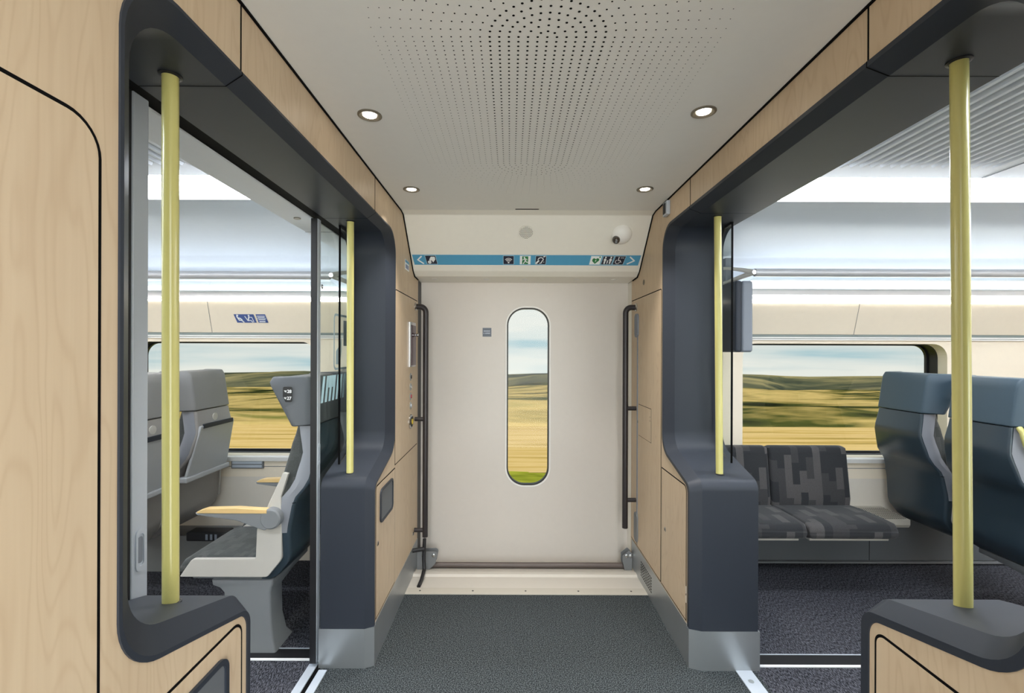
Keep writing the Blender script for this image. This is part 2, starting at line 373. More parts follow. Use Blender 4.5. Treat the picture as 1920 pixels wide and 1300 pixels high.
# ------------------------------------------------------------------ gangway openings
RIMZ = {-1: .0072, 1: .0132}
def outline(s, ztop):
    je = .0 if s < 0 else -.041           # the right console ends a little nearer
    r = .012 if s < 0 else .022          # flat rim around the opening, in the wall plane
    def P(d, dz, jd, g):
        jn = .759 if s < 0 else .738
        return rpoly([(1.132+je+d, 0, 0), (1.132+je+d, (.853 if s < 0 else .868)+dz, .045+g), (jn+jd, .955+dz, .12-g), (jn+jd, ztop-dz, .13-g), (2.579-jd, ztop-dz, .13-g), (2.579-jd, .955+dz, .12-g), (2.203-d, .853+dz, .045+g), (2.203-d, 0, 0)], 10)
    return P(0, 0, 0, 0), P(r, r*.6, r*.6, .002), P(r+.02, .034, .064 if s < 0 else .05, .012)
def partition(side):
    x = XL if side < 0 else XR; xb = BL if side < 0 else BR; s = side
    zt = 2.170 if s < 0 else 2.20
    O, RIM, I = outline(s, zt)
    wallp = [(-.45, 0)]+O+[(3.22 if s < 0 else 3.245, 0), (3.22 if s < 0 else 3.245, 2.42), (-.45, 2.42)]
    wl = struct(MB().prism(wallp, 'x', x, x+s*.02).build('wall_left' if s < 0 else 'wall_right', 'wood', smooth=0))
    struct(MB().prism([(-.45, 0)]+O+[(3.38, 0), (3.38, 2.42), (-.45, 2.42)], 'x', xb-s*.02, xb).build('wall_saloon_left' if s < 0 else 'wall_saloon_right', 'sal_ceil', smooth=0))
    cx = .036 if s < 0 else .05; mb = MB()
    secs = [(x+s*.02, O), (x-s*.004, O), (x-s*.004, RIM), (x+s*cx, I), (xb, I), (xb+s*.006, [(a[0]*.7+b[0]*.3, a[1]*.7+b[1]*.3) for a, b in zip(I, O)]), (xb+s*.004, O)]
    mb.loft([[(X, u, v) for u, v in Q] for X, Q in secs], closed=False, caps=False)
    sur = struct(mb.build('trim_1' if s < 0 else 'trim_2', 'dark', smooth=14), 'dark charcoal surround lining the %s gangway opening' % ('left' if s < 0 else 'right'), 'door surround')
    # joints of the surround where its corner pieces meet the straight ones
    jb = MB()
    for yy in (1.101, 2.19):
        prof = [(x-s*.0045, zt+.001), (x-s*.0045, zt-RIMZ[s]), (x+s*cx, zt-.034), (xb, zt-.034)]
        for (a, b), (c, d) in zip(prof, prof[1:]):
            jb.add([(a, yy-.0016, b-.0008), (c, yy-.0016, d-.0008), (c, yy+.0016, d-.0008), (a, yy+.0016, b-.0008)], [(0, 1, 2, 3)])
    jb.build('joint', 'black', sur, smooth=0)
    # steel foot wrapping both post ends
    r = .012 if s < 0 else .022; ye = 1.132 if s < 0 else 1.091
    for yo, dr in ((ye, 1), (2.203, -1)):
        k = MB(); e = .003; f = lambda d: yo+dr*d
        pts = [(x-s*.0055, f(-.01)), (x-s*.0055, f(r+e)), (x+s*cx, f(r+.02+e)), (xb+s*.008, f(r+.02+e)), (xb+s*.008, f(-.03)), (xb-s*.02, f(-.03)), (xb-s*.02, f(0)), (x+s*cx, f(0)), (x+s*.01, f(-.01))]
        k.prism(pts, 'z', 0, .185); k.build('kick_plate', 'steel', sur, smooth=20)
    # fascia joints
    jj = MB()
    for yy in (1.101, 2.19): jj.box(min(x, x-s*.0012), max(x, x-s*.0012), yy-.002, yy+.002, zt, 2.34)
    jj.build('joint', 'black', wl, smooth=0)
    kp = MB().box(min(x, x-s*.003), max(x, x-s*.003), 2.198, 3.22, 0, .19); kp.box(min(x, x-s*.003), max(x, x-s*.003), -.3, 1.138, 0, .19)
    kp.build('kick_plate', 'steel', wl, smooth=0)
    return wl, sur, O, I
def hatch(wl, x, s, poly, name='hatch', m='wood', gap=.0065, d=0):
    mb = MB(); mb.m = 1; mb.prism(offset(poly, gap/2), 'x', x-s*(d+.0002), x-s*(d+.0008))
    mb.m = 0; mb.prism(offset(poly, -gap/2), 'x', x-s*(d+.0002), x-s*(d+.0018))
    return mb.build(name, [m, 'black'], wl, smooth=0)
WL, SURL, OL, IL = partition(-1)
WR, SURR, OR_, IR = partition(1)

# hatches in the wooden walls
hatch(WL, XL, -1, rpoly([(-.3, .21, 0), (.724, .21, 0), (.724, 1.857, .055), (-.3, 1.857, 0)]), 'locker_door')
low_far = rpoly([(2.225, .2, 0), (2.586, .2, 0), (2.586, .842, 0), (2.225, .842, .02)])
hatch(WL, XL, -1, low_far); hatch(WL, XL, -1, rpoly([(u, v, .0) for u, v in mirp([(2.586, .2), (2.225, .2)])]+[(mir(2.225), .847, .03), (mir(2.586), .847, 0)]))
hatch(WL, XL, -1, rpoly([(2.588, .86, 0), (3.19, .86, 0), (3.19, 1.85, 0), (2.588, 1.85, .012)]), 'control_panel')
hatch(WR, XR, 1, rpoly([(2.225, .2, 0), (2.588, .2, 0), (2.588, .85, 0), (2.225, .85, .03)]))
hatch(WR, XR, 1, rpoly([(.70, .2, 0), (1.072, .2, 0), (1.072, .85, .025), (.70, .85, 0)]))
hatch(WR, XR, 1, rpoly([(2.602, .2, 0), (3.235, .2, 0), (3.235, 1.86, 0), (2.602, 1.86, .015)]), 'control_panel')
hatch(WR, XR, 1, [(2.78, .95), (3.05, .95), (3.05, 1.155), (2.78, 1.155)], 'small_hatch', gap=.003, d=.0018)

# hinged ash-tray style flaps of dark plastic
def flap(y0, y1, label):
    x = XL; t = thing('waste_flap', label, 'waste bin', (x, (y0+y1)/2, .64), 'waste bin flaps in the wooden wall')
    ring_band(MB(), rrect(y0, y1, .638, .808, .03), rrect(y0+.012, y1-.012, .650, .796, .02), 'x', x+.001, x+.009).build('frame', 'dark', t, smooth=40, bevel=.001)
    MB().prism(rrect(y0+.012, y1-.012, .650, .796, .02), 'x', x+.001, x+.005).build('flap', 'lowgrey', t, smooth=40)
flap(2.285, 2.53, 'dark waste bin flap let into the wooden wall beside the exit door')
flap(mir(2.53), mir(2.285), 'dark waste bin flap cut by the lower left edge of the picture')

# ------------------------------------------------------------------ floors
struct(MB().box(-.93, 1.16, -.45, 2.83, -.06, 0).build('floor', 'carpet', smooth=0))
fl = struct(MB().box(-5.2, -.93, -.05, 3.36, -.06, 0).build('floor_saloon_left', 'carpet2', smooth=0))
fr = struct(MB().box(1.16, 5.4, -.05, 3.36, -.06, 0).build('floor_saloon_right', 'carpet2', smooth=0))
for nm, x0, x1, ya in (('trim_3', -5.1, -.93, 2.22), ('trim_4', 1.18, 5.3, 2.185)):
    mb = MB(); mb.m = 0; mb.box(x0, x1, ya, ya+.014, 0, .004); mb.m = 1; mb.box(x0, x1, ya+.015, ya+.085, 0, .003)
    mb.m = 2; mb.box(x0, x1, ya+.086, ya+.092, 0, .0045)
    struct(mb.build(nm, ['strip', 'rubber', 'alu'], smooth=0), 'white edged black rubber strip across the saloon carpet', 'floor strip')
# sliding door track and the plain threshold on the right
mb = MB(); mb.m = 0; mb.box(-.955, -.915, -.05, 3.3, 0, .006); mb.box(-.893, -.855, -.05, 2.15, 0, .006); mb.m = 1; mb.box(-.915, -.893, -.05, 3.3, 0, .001)
struct(mb.build('trim_5', ['alu', 'black'], smooth=0, bevel=.001), 'grey metal floor track under the sliding glass door', 'door track')
t4 = struct(MB().box(1.065, 1.14, 1.165, 2.17, 0, .004).build('trim_6', 'alu', smooth=0, bevel=.001), 'grey metal threshold strip across the right opening', 'threshold')
for yy in (1.3, 2.085): MB().lathe([(.012, .004), (.012, .0055), (.004, .0058)], (1.1, yy, 0), (0, 0, 1), 16).build('screw', 'chrome', t4)

# sill in front of the outer door
sl = struct(MB().box(XL+.003, XR-.003, 2.83, 2.905, -.05, .004).build('trim_7', 'cream', smooth=0, bevel=.001), 'pale metal sill plate with screws before the outer door', 'door sill')
for k in range(5): MB().lathe([(.006, .004), (.006, .005), (.002, .0055)], (-.56+k*.33, 2.868, 0), (0, 0, 1), 12).build('screw', 'rail', sl)
mb = MB(); prof = [(2.905, -.001), (3.06, -.004), (3.075, .008), (3.11, .008), (3.125, -.01), (3.36, -.03), (3.36, -.1), (2.905, -.1)]
mb.prism(prof, 'x', XL-.02, XR+.02)
struct(mb.build('trim_8', 'step', smooth=0), 'off white sliding step cover behind the sill plate', 'step cover')
mb = MB().tube([(-.56, 3.22, .002), (.80, 3.22, .002)], .02)
struct(mb.build('trim_9', 'bar'), 'dark bronze bar lying along the foot of the outer door', 'bar')
def corner_bracket(pts, x0, x1, label):
    t = thing('floor_bracket', label, 'bracket', (x0, 3.2, -.02))
    MB().prism(pts, 'y', 3.185, 3.191).build('plate', 'grey_panel', t, smooth=0, bevel=.001)
    MB().prism([(u, v) for u, v in pts], 'y', 3.24, 3.246).build('plate', 'grey_panel', t, smooth=0, bevel=.001)
    for px in (x0, x1): MB().lathe([(.012, 0), (.012, .004), (.008, .006), (.001, .006)], (px, 3.185, .085), (0, -1, 0), 16).build('bolt', 'chrome', t)
corner_bracket(rpoly([(-.645, -.02, 0), (-.56, -.02, 0), (-.515, .03, 0), (-.50, .11, .02), (-.645, .11, 0)]), -.60, -.53, 'grey steel bracket at left foot of the outer door')
corner_bracket([(.80, -.02), (.851, -.02), (.851, .10), (.83, .12), (.785, .085), (.785, .04)], .812, .84, 'grey steel bracket at right foot of the outer door')

# ------------------------------------------------------------------ vestibule ceiling with perforation
mb = MB(); mb.m = 0; ZC = 2.335
mb.box(XL-.02, XR+.02, -.45, 2.74, ZC, ZC+.03)
mb.m = 1
cx0 = .095; ya, yb = 1.215, 2.03; dr = .0255
def dot(x, y, r):
    k = 8; mb.add([(x+r*math.cos(2*PI*i/k), y+r*math.sin(2*PI*i/k), ZC-.0006) for i in range(k)], [tuple(range(k))])
for i in range(19):
    r = dr*i; rad = .0036 if i < 7 else max(.0014, .0027-.00012*(i-7))
    n = 44
    for k in range(n+1):
        y = ya+(yb-ya)*k/n
        for sg in ((-1, 1) if i else (1,)): dot(cx0+sg*r, y, rad*(1-.30*(k/n)))
    na = 2*max(1, round(PI*r/(.0245 if i < 7 else .030+.0010*(i-7))/2))
    for k in range(1, na if i else 0):
        a = PI*k/na
        dot(cx0+r*math.cos(a), ya-r*math.sin(a)*.86, rad)
        dot(cx0+r*math.cos(a), yb+r*math.sin(a)*.86, rad*.68)
mb.m = 1; mb.prism(rrect(.025, .165, 2.676, 2.69, .0069, 4), 'z', ZC-.0007, ZC-.0003)
struct(mb.build('ceiling', ['ceil', 'black'], smooth=0))
# rubber line along the wall/ceiling edge
mb = MB()
for x, s in ((XL, -1), (XR, 1)): mb.box(min(x, x-s*.006), max(x, x-s*.006), -.4, 2.70, ZC-.005, ZC)
struct(mb.build('trim_10', 'black', smooth=0), 'thin dark shadow gap between ceiling and wooden walls', 'joint')

def downlight(x, y, label):
    t = thing('downlight', label, 'ceiling light', (x, y, ZC), 'round downlights in the vestibule ceiling')
    MB().lathe([(.024, 0), (.026, -.002), (.036, -.006), (.042, -.003), (.042, .0), (.024, .0)], (x, y, ZC), (0, 0, 1), 32).build('bezel', 'bronze', t)
    MB().lathe([(.0001, -.0016), (.0238, -.0016), (.0238, -.0005), (.0001, -.0005)], (x, y, ZC), (0, 0, 1), 32).build('diffuser', 'lamp', t)
    ld = bpy.data.lights.new('downlight_lamp', 'AREA'); ld.shape = 'DISK'; ld.size = .08; ld.energy = LAMP; ld.color = (1, .965, .92); ld.spread = math.radians(80)
    lo = bpy.data.objects.new('downlight_lamp', ld); COL.objects.link(lo); lo.parent = t; lo.location = (0, 0, -.008)
LAMP = 3.5
for x, y, lb in ((-.50, 1.62, 'round downlight left of the ceiling holes, the nearer one'), (.667, 1.59, 'round downlight right of the ceiling holes, the nearer one'),
                 (-.512, 2.36, 'round downlight at the far left corner of the ceiling'), (.685, 2.345, 'round downlight at the far right corner of the ceiling')):
    downlight(x, y, lb)

# ------------------------------------------------------------------ header above the outer door
hp = rpoly([(2.70, ZC, 0), (2.762, 2.325, .02), (3.045, 2.035, .05), (3.10, 2.008, .02), (3.40, 2.003, 0), (3.40, 2.45, 0), (2.70, 2.45, 0)], 5)
mb = MB().prism(hp, 'x', XL+.001, XR-.001)
hd = struct(mb.build('wall_header', 'header', smooth=30), 'off white slanted panel above the outer door', 'panel')
mb = MB()
for xx in (-.53, -.17, .10, .46, .72): mb.lathe([(.02, 0), (.02, -.003), (.001, -.003)], (xx, 3.2, 2.007), (0, 0, 1), 14)
mb.build('cap', 'ceil', hd)
mb = MB()
for x, s in ((XL, -1), (XR, 1)):
    mb.prism([(2.70, ZC-.004), (2.756, 2.321), (3.035, 2.036), (3.09, 2.002), (3.21, 1.998), (3.21, 2.003), (3.10, 2.01), (3.045, 2.043), (2.762, 2.33), (2.70, ZC+.002)], 'x', x-s*.0002, x-s*.006)
struct(mb.build('trim_11', 'black', smooth=0), 'dark rubber line around the ends of the slanted panel', 'joint')

# sign band, on a plane tilted 45 degrees; local frame: u right, v up the slope, w outwards
sq = math.sqrt(.5)
class Frame:
    def __init__(s, o, u, v): s.o = Vector(o); s.u = Vector(u).normalized(); s.v = Vector(v).normalized(); s.w = s.u.cross(s.v)
    def p(s, a, b, c=0): return s.o+s.u*a+s.v*b+s.w*c
def fpoly(mb, F, pts, h0, h1):
    n = len(pts); vs = [F.p(a, b, h0) for a, b in pts]+[F.p(a, b, h1) for a, b in pts]
    mb.add(vs, [list(range(n)), list(range(2*n-1, n-1, -1))]+[(i, (i+1) % n, n+(i+1) % n, n+i) for i in range(n)]); return mb
def fstroke(mb, F, pts, wd, h0, h1):
    for (a, b), (c, d) in zip(pts, pts[1:]):
        dx, dy = c-a, d-b; l = math.hypot(dx, dy) or 1; nx, ny = -dy/l*wd/2, dx/l*wd/2; ex, ey = dx/l*wd*.3, dy/l*wd*.3
        fpoly(mb, F, [(a+nx-ex, b+ny-ey), (c+nx+ex, d+ny+ey), (c-nx+ex, d-ny+ey), (a-nx-ex, b-ny-ey)], h0, h1)
def fdisc(mb, F, a, b, r, h0, h1, k=16, sy=1):
    fpoly(mb, F, [(a+r*math.cos(2*PI*i/k), b+sy*r*math.sin(2*PI*i/k)) for i in range(k)], h0, h1)
FH = Frame((.1, (2.9515+3.0045)/2-.0005, (2.1235+2.0705)/2-.0005), (1, 0, 0), (0, -sq, sq))
HALF = .0385
t = thing('sign_band', 'light blue direction sign band with white arrows across the slanted panel', 'sign', FH.p(0, 0))
u0, u1 = XL+.015-.1, XR-.018-.1
fpoly(MB(), FH, [(u0, HALF), (u0+.006, -HALF), (u1-.006, -HALF), (u1, HALF)], 0, .0012).build('band', 'blue', t, smooth=0)
fpoly(MB(), FH, [(u0-.002, HALF+.003), (u0+.004, -HALF-.003), (u1-.004, -HALF-.003), (u1+.002, HALF+.003)], -.0004, .0006).build('edge', 'white', t, smooth=0)
mb = MB(); fstroke(mb, FH, [(u0+.058, .026), (u0+.032, 0), (u0+.066, -.028)], .009, .001, .002); mb.build('arrow', 'pwhite', t, smooth=0)
mb = MB(); fstroke(mb, FH, [(u1-.068, .026), (u1-.037, -.002), (u1-.079, -.026)], .009, .001, .002); mb.build('arrow', 'pwhite', t, smooth=0)
PH = .031; PW = .033
def picto(uc, back, skew=0):
    mb = MB(); fpoly(mb, FH, [(uc-PW-skew, -PH), (uc+PW-skew, -PH), (uc+PW+skew, PH), (uc-PW+skew, PH)], .001, .0018)
    fr_ = MB(); fpoly(fr_, FH, [(uc-PW-.003-skew, -PH-.003), (uc+PW+.003-skew, -PH-.003), (uc+PW+.003+skew, PH+.003), (uc-PW-.003+skew, PH+.003)], .0008, .0014)
    b = mb.build('pictogram', back, t, smooth=0); fr_.build('edge', 'decal', b, smooth=0); return b
h0, h1 = .0017, .0025
ux = lambda px: (px-957)/287-.1
b = picto(ux(809), 'navy', -.004); c = ux(809); mb = MB()
fdisc(mb, FH, c-.012, -.017, .012, h0, h1); fstroke(mb, FH, [(c-.006, -.012), (c-.008, .004)], .008, h0, h1)
fpoly(mb, FH, [(c-.010, .008), (c-.001, .024), (c+.024, .024), (c+.027, .004), (c+.010, -.020), (c+.006, -.008), (c-.002, -.002)], h0, h1); mb.build('symbol', 'pwhite', b, smooth=0)
b = picto(ux(953), 'navy'); c = ux(953); mb = MB()
for r in (.013, .021, .029):
    fstroke(mb, FH, [(c+r*math.sin(a), -.019+r*1.15*math.cos(a)) for a in [(-.8+1.6*k/8) for k in range(9)]], .0045, h0, h1)
fdisc(mb, FH, c, -.018, .006, h0, h1); mb.build('symbol', 'pwhite', b, smooth=0)
b = picto(ux(984), 'pwhite'); c = ux(984)
fpoly(MB(), FH, [(c-.020, -PH+.001), (c+.019, -PH+.001), (c+.019, PH-.002), (c-.020, PH-.002)], h0, h1).build('door_field', 'green', b, smooth=0)
mb = MB(); h2, h3 = h1, h1+.0006
fdisc(mb, FH, c-.006, .021, .005, h2, h3); fstroke(mb, FH, [(c-.004, .013), (c+.002, -.004)], .009, h2, h3)
fstroke(mb, FH, [(c-.017, .002), (c-.008, .009), (c+.004, .012), (c+.012, .003)], .004, h2, h3)
fstroke(mb, FH, [(c+.001, -.004), (c-.005, -.014), (c-.012, -.026)], .006, h2, h3)
fstroke(mb, FH, [(c+.002, -.004), (c+.008, -.014), (c+.019, -.015)], .006, h2, h3); mb.build('symbol', 'pwhite', b, smooth=0)
b = picto(ux(1013), 'navy', .001); c = ux(1013); mb = MB()
fstroke(mb, FH, [(c-.018, .006), (c-.012, .016), (c, .021), (c+.013, .015), (c+.016, .004), (c+.008, -.008), (c+.004, -.020), (c-.006, -.023)], .006, h0, h1)
fstroke(mb, FH, [(c-.029, -.024), (c-.014, -.004)], .011, h0, h1); fstroke(mb, FH, [(c+.018, .026), (c+.026, .030)], .008, h0, h1); fdisc(mb, FH, c+.020, -.014, .003, h0, h1)
mb.build('symbol', 'pwhite', b, smooth=0)
b = picto(ux(1115), 'pwhite', .0035); c = ux(1115); mb = MB()
hp_ = [(c-.002, -.026), (c-.022, -.004), (c-.020, .012), (c-.010, .017), (c+.001, .010), (c+.010, .017), (c+.022, .013), (c+.023, 0)]
fpoly(mb, FH, hp_, h0, h1); fstroke(mb, FH, [(c+.022, .025), (c+.030, .025)], .005, h0, h1); fstroke(mb, FH, [(c+.026, .021), (c+.026, .029)], .005, h0, h1)
mb.build('symbol', 'green', b, smooth=0)
fpoly(MB(), FH, [(c+.004, .010), (c-.004, -.004), (c, -.004), (c-.004, -.014), (c+.006, 0), (c+.002, 0)], h2, h3).build('bolt', 'pwhite', b, smooth=0)
b = picto(ux(1137), 'navy', .005); c = ux(1137); mb = MB()
for d, k in ((-.017, 1), (.018, 1), (.0, .5)):
    y0_ = -.026; fdisc(mb, FH, c+d+.004*k, y0_+.049*k, .0048*k+.001, h0, h1); fdisc(mb, FH, c+d+.0015*k, y0_+.030*k, .0085*k, h0, h1, 16, 1.35)
    fpoly(mb, FH, [(c+d-.006*k, y0_), (c+d+.0035*k, y0_), (c+d+.006*k, y0_+.026*k), (c+d-.004*k, y0_+.026*k)], h0, h1)
mb.build('symbol', 'pwhite', b, smooth=0)
b = picto(ux(1159), 'navy', .0055); c = ux(1159); mb = MB()
fdisc(mb, FH, c-.004, .023, .004, h0, h1); fstroke(mb, FH, [(c-.005, .018), (c-.006, 0), (c+.006, 0), (c+.013, -.014)], .005, h0, h1)
fstroke(mb, FH, [(c-.010+.014*math.cos(a), -.010+.014*math.sin(a)) for a in [1.9+k*.42 for k in range(11)]], .004, h0, h1)
mb.build('symbol', 'pwhite', b, smooth=0)
text_mesh('lettering', 'WC', .014, 'pwhite', Matrix.Translation(FH.p(c+.018, .015, h1)) @ Matrix((FH.u, FH.v, FH.w)).transposed().to_4x4(), b)

# loudspeaker holes and camera dome on the header
FS = Frame((0, 2.837, 2.2385), (1, 0, 0), (0, -sq, sq))
mb = MB(); 
for i in range(-6, 7):
    for j in range(-6, 7):
        x = (i+.5*(j % 2))*.0072; y = j*.0066
        if x*x+y*y < .0415**2: fdisc(mb, FS, .095+x, y, .0021, 0.0024, .0030, 6)
sp = MB(); fdisc(sp, FS, .095, 0, .046, -.002, .0022, 32)
sp = tag(sp.build('loudspeaker_grille', 'header', smooth=0), 'round perforated loudspeaker grille in the slanted panel', 'loudspeaker'); mb.build('hole', 'black', sp, smooth=0)['kind'] = 'stuff'
n45 = Vector((0, -sq, -sq))
cp = Vector((.688, 2.852, 2.2325))
t = thing('security_camera', 'white dome security camera with smoked lens on the slanted panel', 'security camera', cp)
MB().lathe([(.064, -.005), (.064, .006), (.058, .02), (.044, .033), (.024, .041), (.0005, .044)], cp, n45, 32).build('housing', 'white', t)
lc = cp+Vector((-.038, -.035, -.053))
MB().lathe([(.024, -.012), (.024, 0), (.021, .010), (.012, .019), (.0005, .022)], lc+Vector((0, .012, .012)), (-.15, -.75, -.65), 24).build('lens_dome', 'smoke', t)
MB().lathe([(.007, 0), (.007, .004), (.001, .004)], lc+Vector((-.004, -.008, -.002)), (-.15, -.75, -.65), 16).build('lens', 'steel', t)

# ------------------------------------------------------------------ outer door
YD = 3.35
win = rrect(-.025, .283, .525, 1.822, .128, 10)
dr_ = struct(holed(MB(), -.80, 1.05, -.08, 2.05, win, 'y', YD, YD+.04).build('door_1', 'door', smooth=30), 'warm white sliding outer door with a tall rounded window', 'door')
ring_band(MB(), offset(win, .011), offset(win, .001), 'y', YD-.003, YD+.002).build('window_bevel', 'white', dr_, smooth=30)
ring_band(MB(), offset(win, .001), offset(win, -.009), 'y', YD+.002, YD+.036).build('window_seal', 'rubber', dr_, smooth=30)
MB().prism(offset(win, -.001), 'y', YD+.02, YD+.024).build('window_glass', 'glass', dr_, smooth=0)
mb = MB().box(-.70, -.652, 3.222, 3.349, .02, 2.0)
struct(mb.build('trim_12', 'rubber', smooth=0), 'black rubber seal strip left of the outer door', 'seal')
mb = MB().box(.857, .90, 3.247, 3.349, -.02, 2.0)
struct(mb.build('trim_13', 'header', smooth=0), 'pale edge strip right of the outer door', 'jamb')
F = Frame(((913-957)/256.7, YD-.0005, 1.5+(660-623.5)/256.7), (1, 0, 0), (0, 0, 1))
st = MB(); fpoly(st, F, [(-.032, -.032), (.032, -.032), (.032, .032), (-.032, .032)], 0, .001); st = tag(st.build('door_sticker', 'slate', smooth=0), 'small square slate sticker with two text lines on the outer door', 'sticker')
mb = MB(); random.seed(3)
for row, (a, b2) in enumerate(((-.024, .022), (-.025, .025))):
    u = a
    while u < b2:
        wd = random.choice((.004, .005, .006)); y = .009-row*.016
        fpoly(mb, F, [(u, y-.004), (u+wd*.8, y-.004), (u+wd*.8, y+random.choice((.003, .005))), (u, y+.003)], .001, .0015); u += wd+(.006 if random.random() < .2 else .001)
mb.build('lettering', 'txt', st, smooth=0)

# ------------------------------------------------------------------ handrails
def handrail(x, s, y, ztop, zbot, stubs, label):
    t = thing('handrail', label, 'handrail', (x, y, zbot)); R = .019
    xr = x-s*.072 if s < 0 else x-s*.072
    xr = x - s*.074
    arc = [(x-s*.002, y, ztop)]+[(x-s*(.034+.04*math.sin(a)), y, ztop-.04*(1-math.cos(a))) for a in [PI/2*k/8 for k in range(9)]]
    MB().tube(arc+[(xr, y, ztop-.06), (xr, y, zbot)], R, 16).build('tube', 'rail', t)
    for z in stubs: MB().tube([(x-s*.001, y, z), (xr, y, z)], .0145).build('standoff', 'rail', t)
    for z in [ztop]: MB().lathe([(.028, 0), (.028, .006), (.021, .012), (.0, .012)], (x, y, z), (-s, 0, 0), 20).build('flange', 'chrome', t)
    return t
handrail(XL, -1, 3.12, 1.805, .24, (1.04, .285), 'dark bent handrail left of the outer door')
handrail(XR, 1, 3.12, 1.805, .305, (1.118, .495), 'dark bent handrail right of the outer door')
mb = MB().tube([(XL+.074, 3.10, .235), (XL+.072, 3.09, .1), (XL+.078, 3.07, .04), (XL+.076, 2.99, .012), (XL+.072, 2.915, .006)], .012)
hs = tag(mb.build('cable_conduit', 'rubber'), 'black flexible conduit running from the left handrail to the sill', 'conduit')
MB().tube([(XL+.001, 3.06, .17), (XL+.073, 3.09, .17)], .014).build('clamp', 'rubber', hs)

# ------------------------------------------------------------------ controls on the left wall (x = XL)
t = thing('lever_housing', 'tall chrome edged purple lever cover beside the left handrail', 'emergency handle', (XL, 3.0, 1.39))
mb = MB().prism([(2.915, 0), (3.085, 0), (3.085, .010), (3.07, .016), (2.93, .016), (2.915, .010)], 'z', 1.40, 1.69)
for v in mb.v: v.x, v.y = XL+v.y, v.x
mb.build('cover', 'chrome', t, smooth=0, bevel=.002)
MB().box(XL+.016, XL+.018, 2.93, 3.07, 1.41, 1.67).build('window', mat('plum_window', (70, 34, 52), .2), t, smooth=0)
MB().lathe([(.008, 0), (.008, .008), (.014, .014), (.014, .022), (.001, .026)], (XL+.016, 3.06, 1.61), (1, 0, 0), 16).build('knob', 'chrome', t)
for z, h, m, nm, lb in ((1.675, .055, 'red', 'red_sticker', 'small red instruction sticker left of the lever cover'), (1.52, .20, 'teal', 'green_sticker', 'narrow green and white instruction sticker under the red one')):
    o = tag(MB().box(XL, XL+.001, 2.835, 2.87, z-h/2, z+h/2).build(nm, m, smooth=0), lb, 'sticker')
    q = MB()
    for k in range(3 if m == 'teal' else 2): q.box(XL+.001, XL+.0014, 2.842, 2.863, z-h/2+.01+k*h/3.2, z-h/2+.01+k*h/3.2+h/6)
    q.build('lettering', 'pwhite', o, smooth=0)
for k, z in enumerate((1.335, 1.27, 1.208, 1.148)):
    o = thing('wall_button', ('round metal push button on the left wall, topmost of four', 'round metal push button on the left wall, second from the top', 'round metal push button on the left wall, third with a red spot', 'round metal push button on the left wall, lowest of four')[k], 'button', (XL, 2.98, z), 'column of four metal push buttons')
    MB().lathe([(.026, 0), (.026, .003), (.02, .006), (.001, .006)], (XL, 2.98, z), (1, 0, 0), 20).build('collar', 'steel', o)
    MB().lathe([(.012, .004), (.012, .010), (.001, .010)], (XL, 2.98, z), (1, 0, 0), 16).build('cap', ('rubber', 'chrome', 'red', 'alu')[k], o)
o = thing('door_button', 'large round door button with yellow centre and black ring', 'button', (XL, 2.98, 1.045))
MB().lathe([(.048, 0), (.048, .006), (.040, .012), (.036, .012)], (XL, 2.98, 1.045), (1, 0, 0), 28).build('collar', 'chrome', o)
MB().lathe([(.036, .010), (.034, .014), (.001, .015)], (XL, 2.98, 1.045), (1, 0, 0), 28).build('cap', 'rubber', o)
MB().lathe([(.018, .0145), (.018, .0165), (.001, .0165)], (XL, 2.98, 1.045), (1, 0, 0), 20).build('symbol', 'ycol', o)
o = tag(MB().box(XL, XL+.001, 2.63, 2.69, 1.25, 1.33).build('white_sticker', 'pwhite', smooth=0), 'small white notice sticker on the left wooden wall', 'sticker')
q = MB(); q.box(XL+.001, XL+.0014, 2.638, 2.682, 1.295, 1.32); q.box(XL+.001, XL+.0014, 2.638, 2.682, 1.262, 1.285); q.build('lettering', 'txt', o, smooth=0)
o = tag(MB().prism([(2.82, 2.008), (2.93, 2.008), (2.93, 2.07), (2.82, 2.07)], 'x', XL, XL+.001).build('car_label', 'pwhite', smooth=0), 'blue and white plate high on the left wall by the sign band', 'label')
q = MB(); q.box(XL+.001, XL+.0014, 2.823, 2.927, 2.052, 2.068); q.build('band', 'blue', o, smooth=0)
q = MB()
for k in range(6): q.box(XL+.001, XL+.0014, 2.832+k*.015, 2.842+k*.015, 2.016, 2.042)
q.build('lettering', 'blue2', o, smooth=0)
def lock(x, s, y, z, label):
    o = thing('panel_lock', label, 'lock', (x, y, z), 'small round panel locks')
    MB().lathe([(.013, 0), (.013, .002), (.010, .004), (.001, .004)], (x, y, z), (-s, 0, 0), 18).build('barrel', 'chrome', o)
    MB().box(x-s*.0038, x-s*.005, y-.002, y+.002, z-.006, z+.006).build('keyhole', 'black', o, smooth=0)
lock(XL, -1, 2.255, .555, 'round lock on the left lower hatch')
lock(XL, -1, 3.08, .275, 'round lock low on the left wall behind the handrail')
lock(XR, 1, 3.08, 1.035, 'round lock between right handrail and long bar, the higher one')
lock(XR, 1, 3.08, .20+.02, 'round lock on the right wall just above the steel plate')
lock(XR, 1, 2.525, .525, 'round lock on the right lower hatch')
o = tag(MB().lathe([(.018, 0), (.018, .002), (.001, .002)], (XR, 2.95, 1.5+131/291.), (-1, 0, 0), 18).build('blanking_plug', 'bronze'), 'brown round plug in the right wall above the hatch', 'plug')
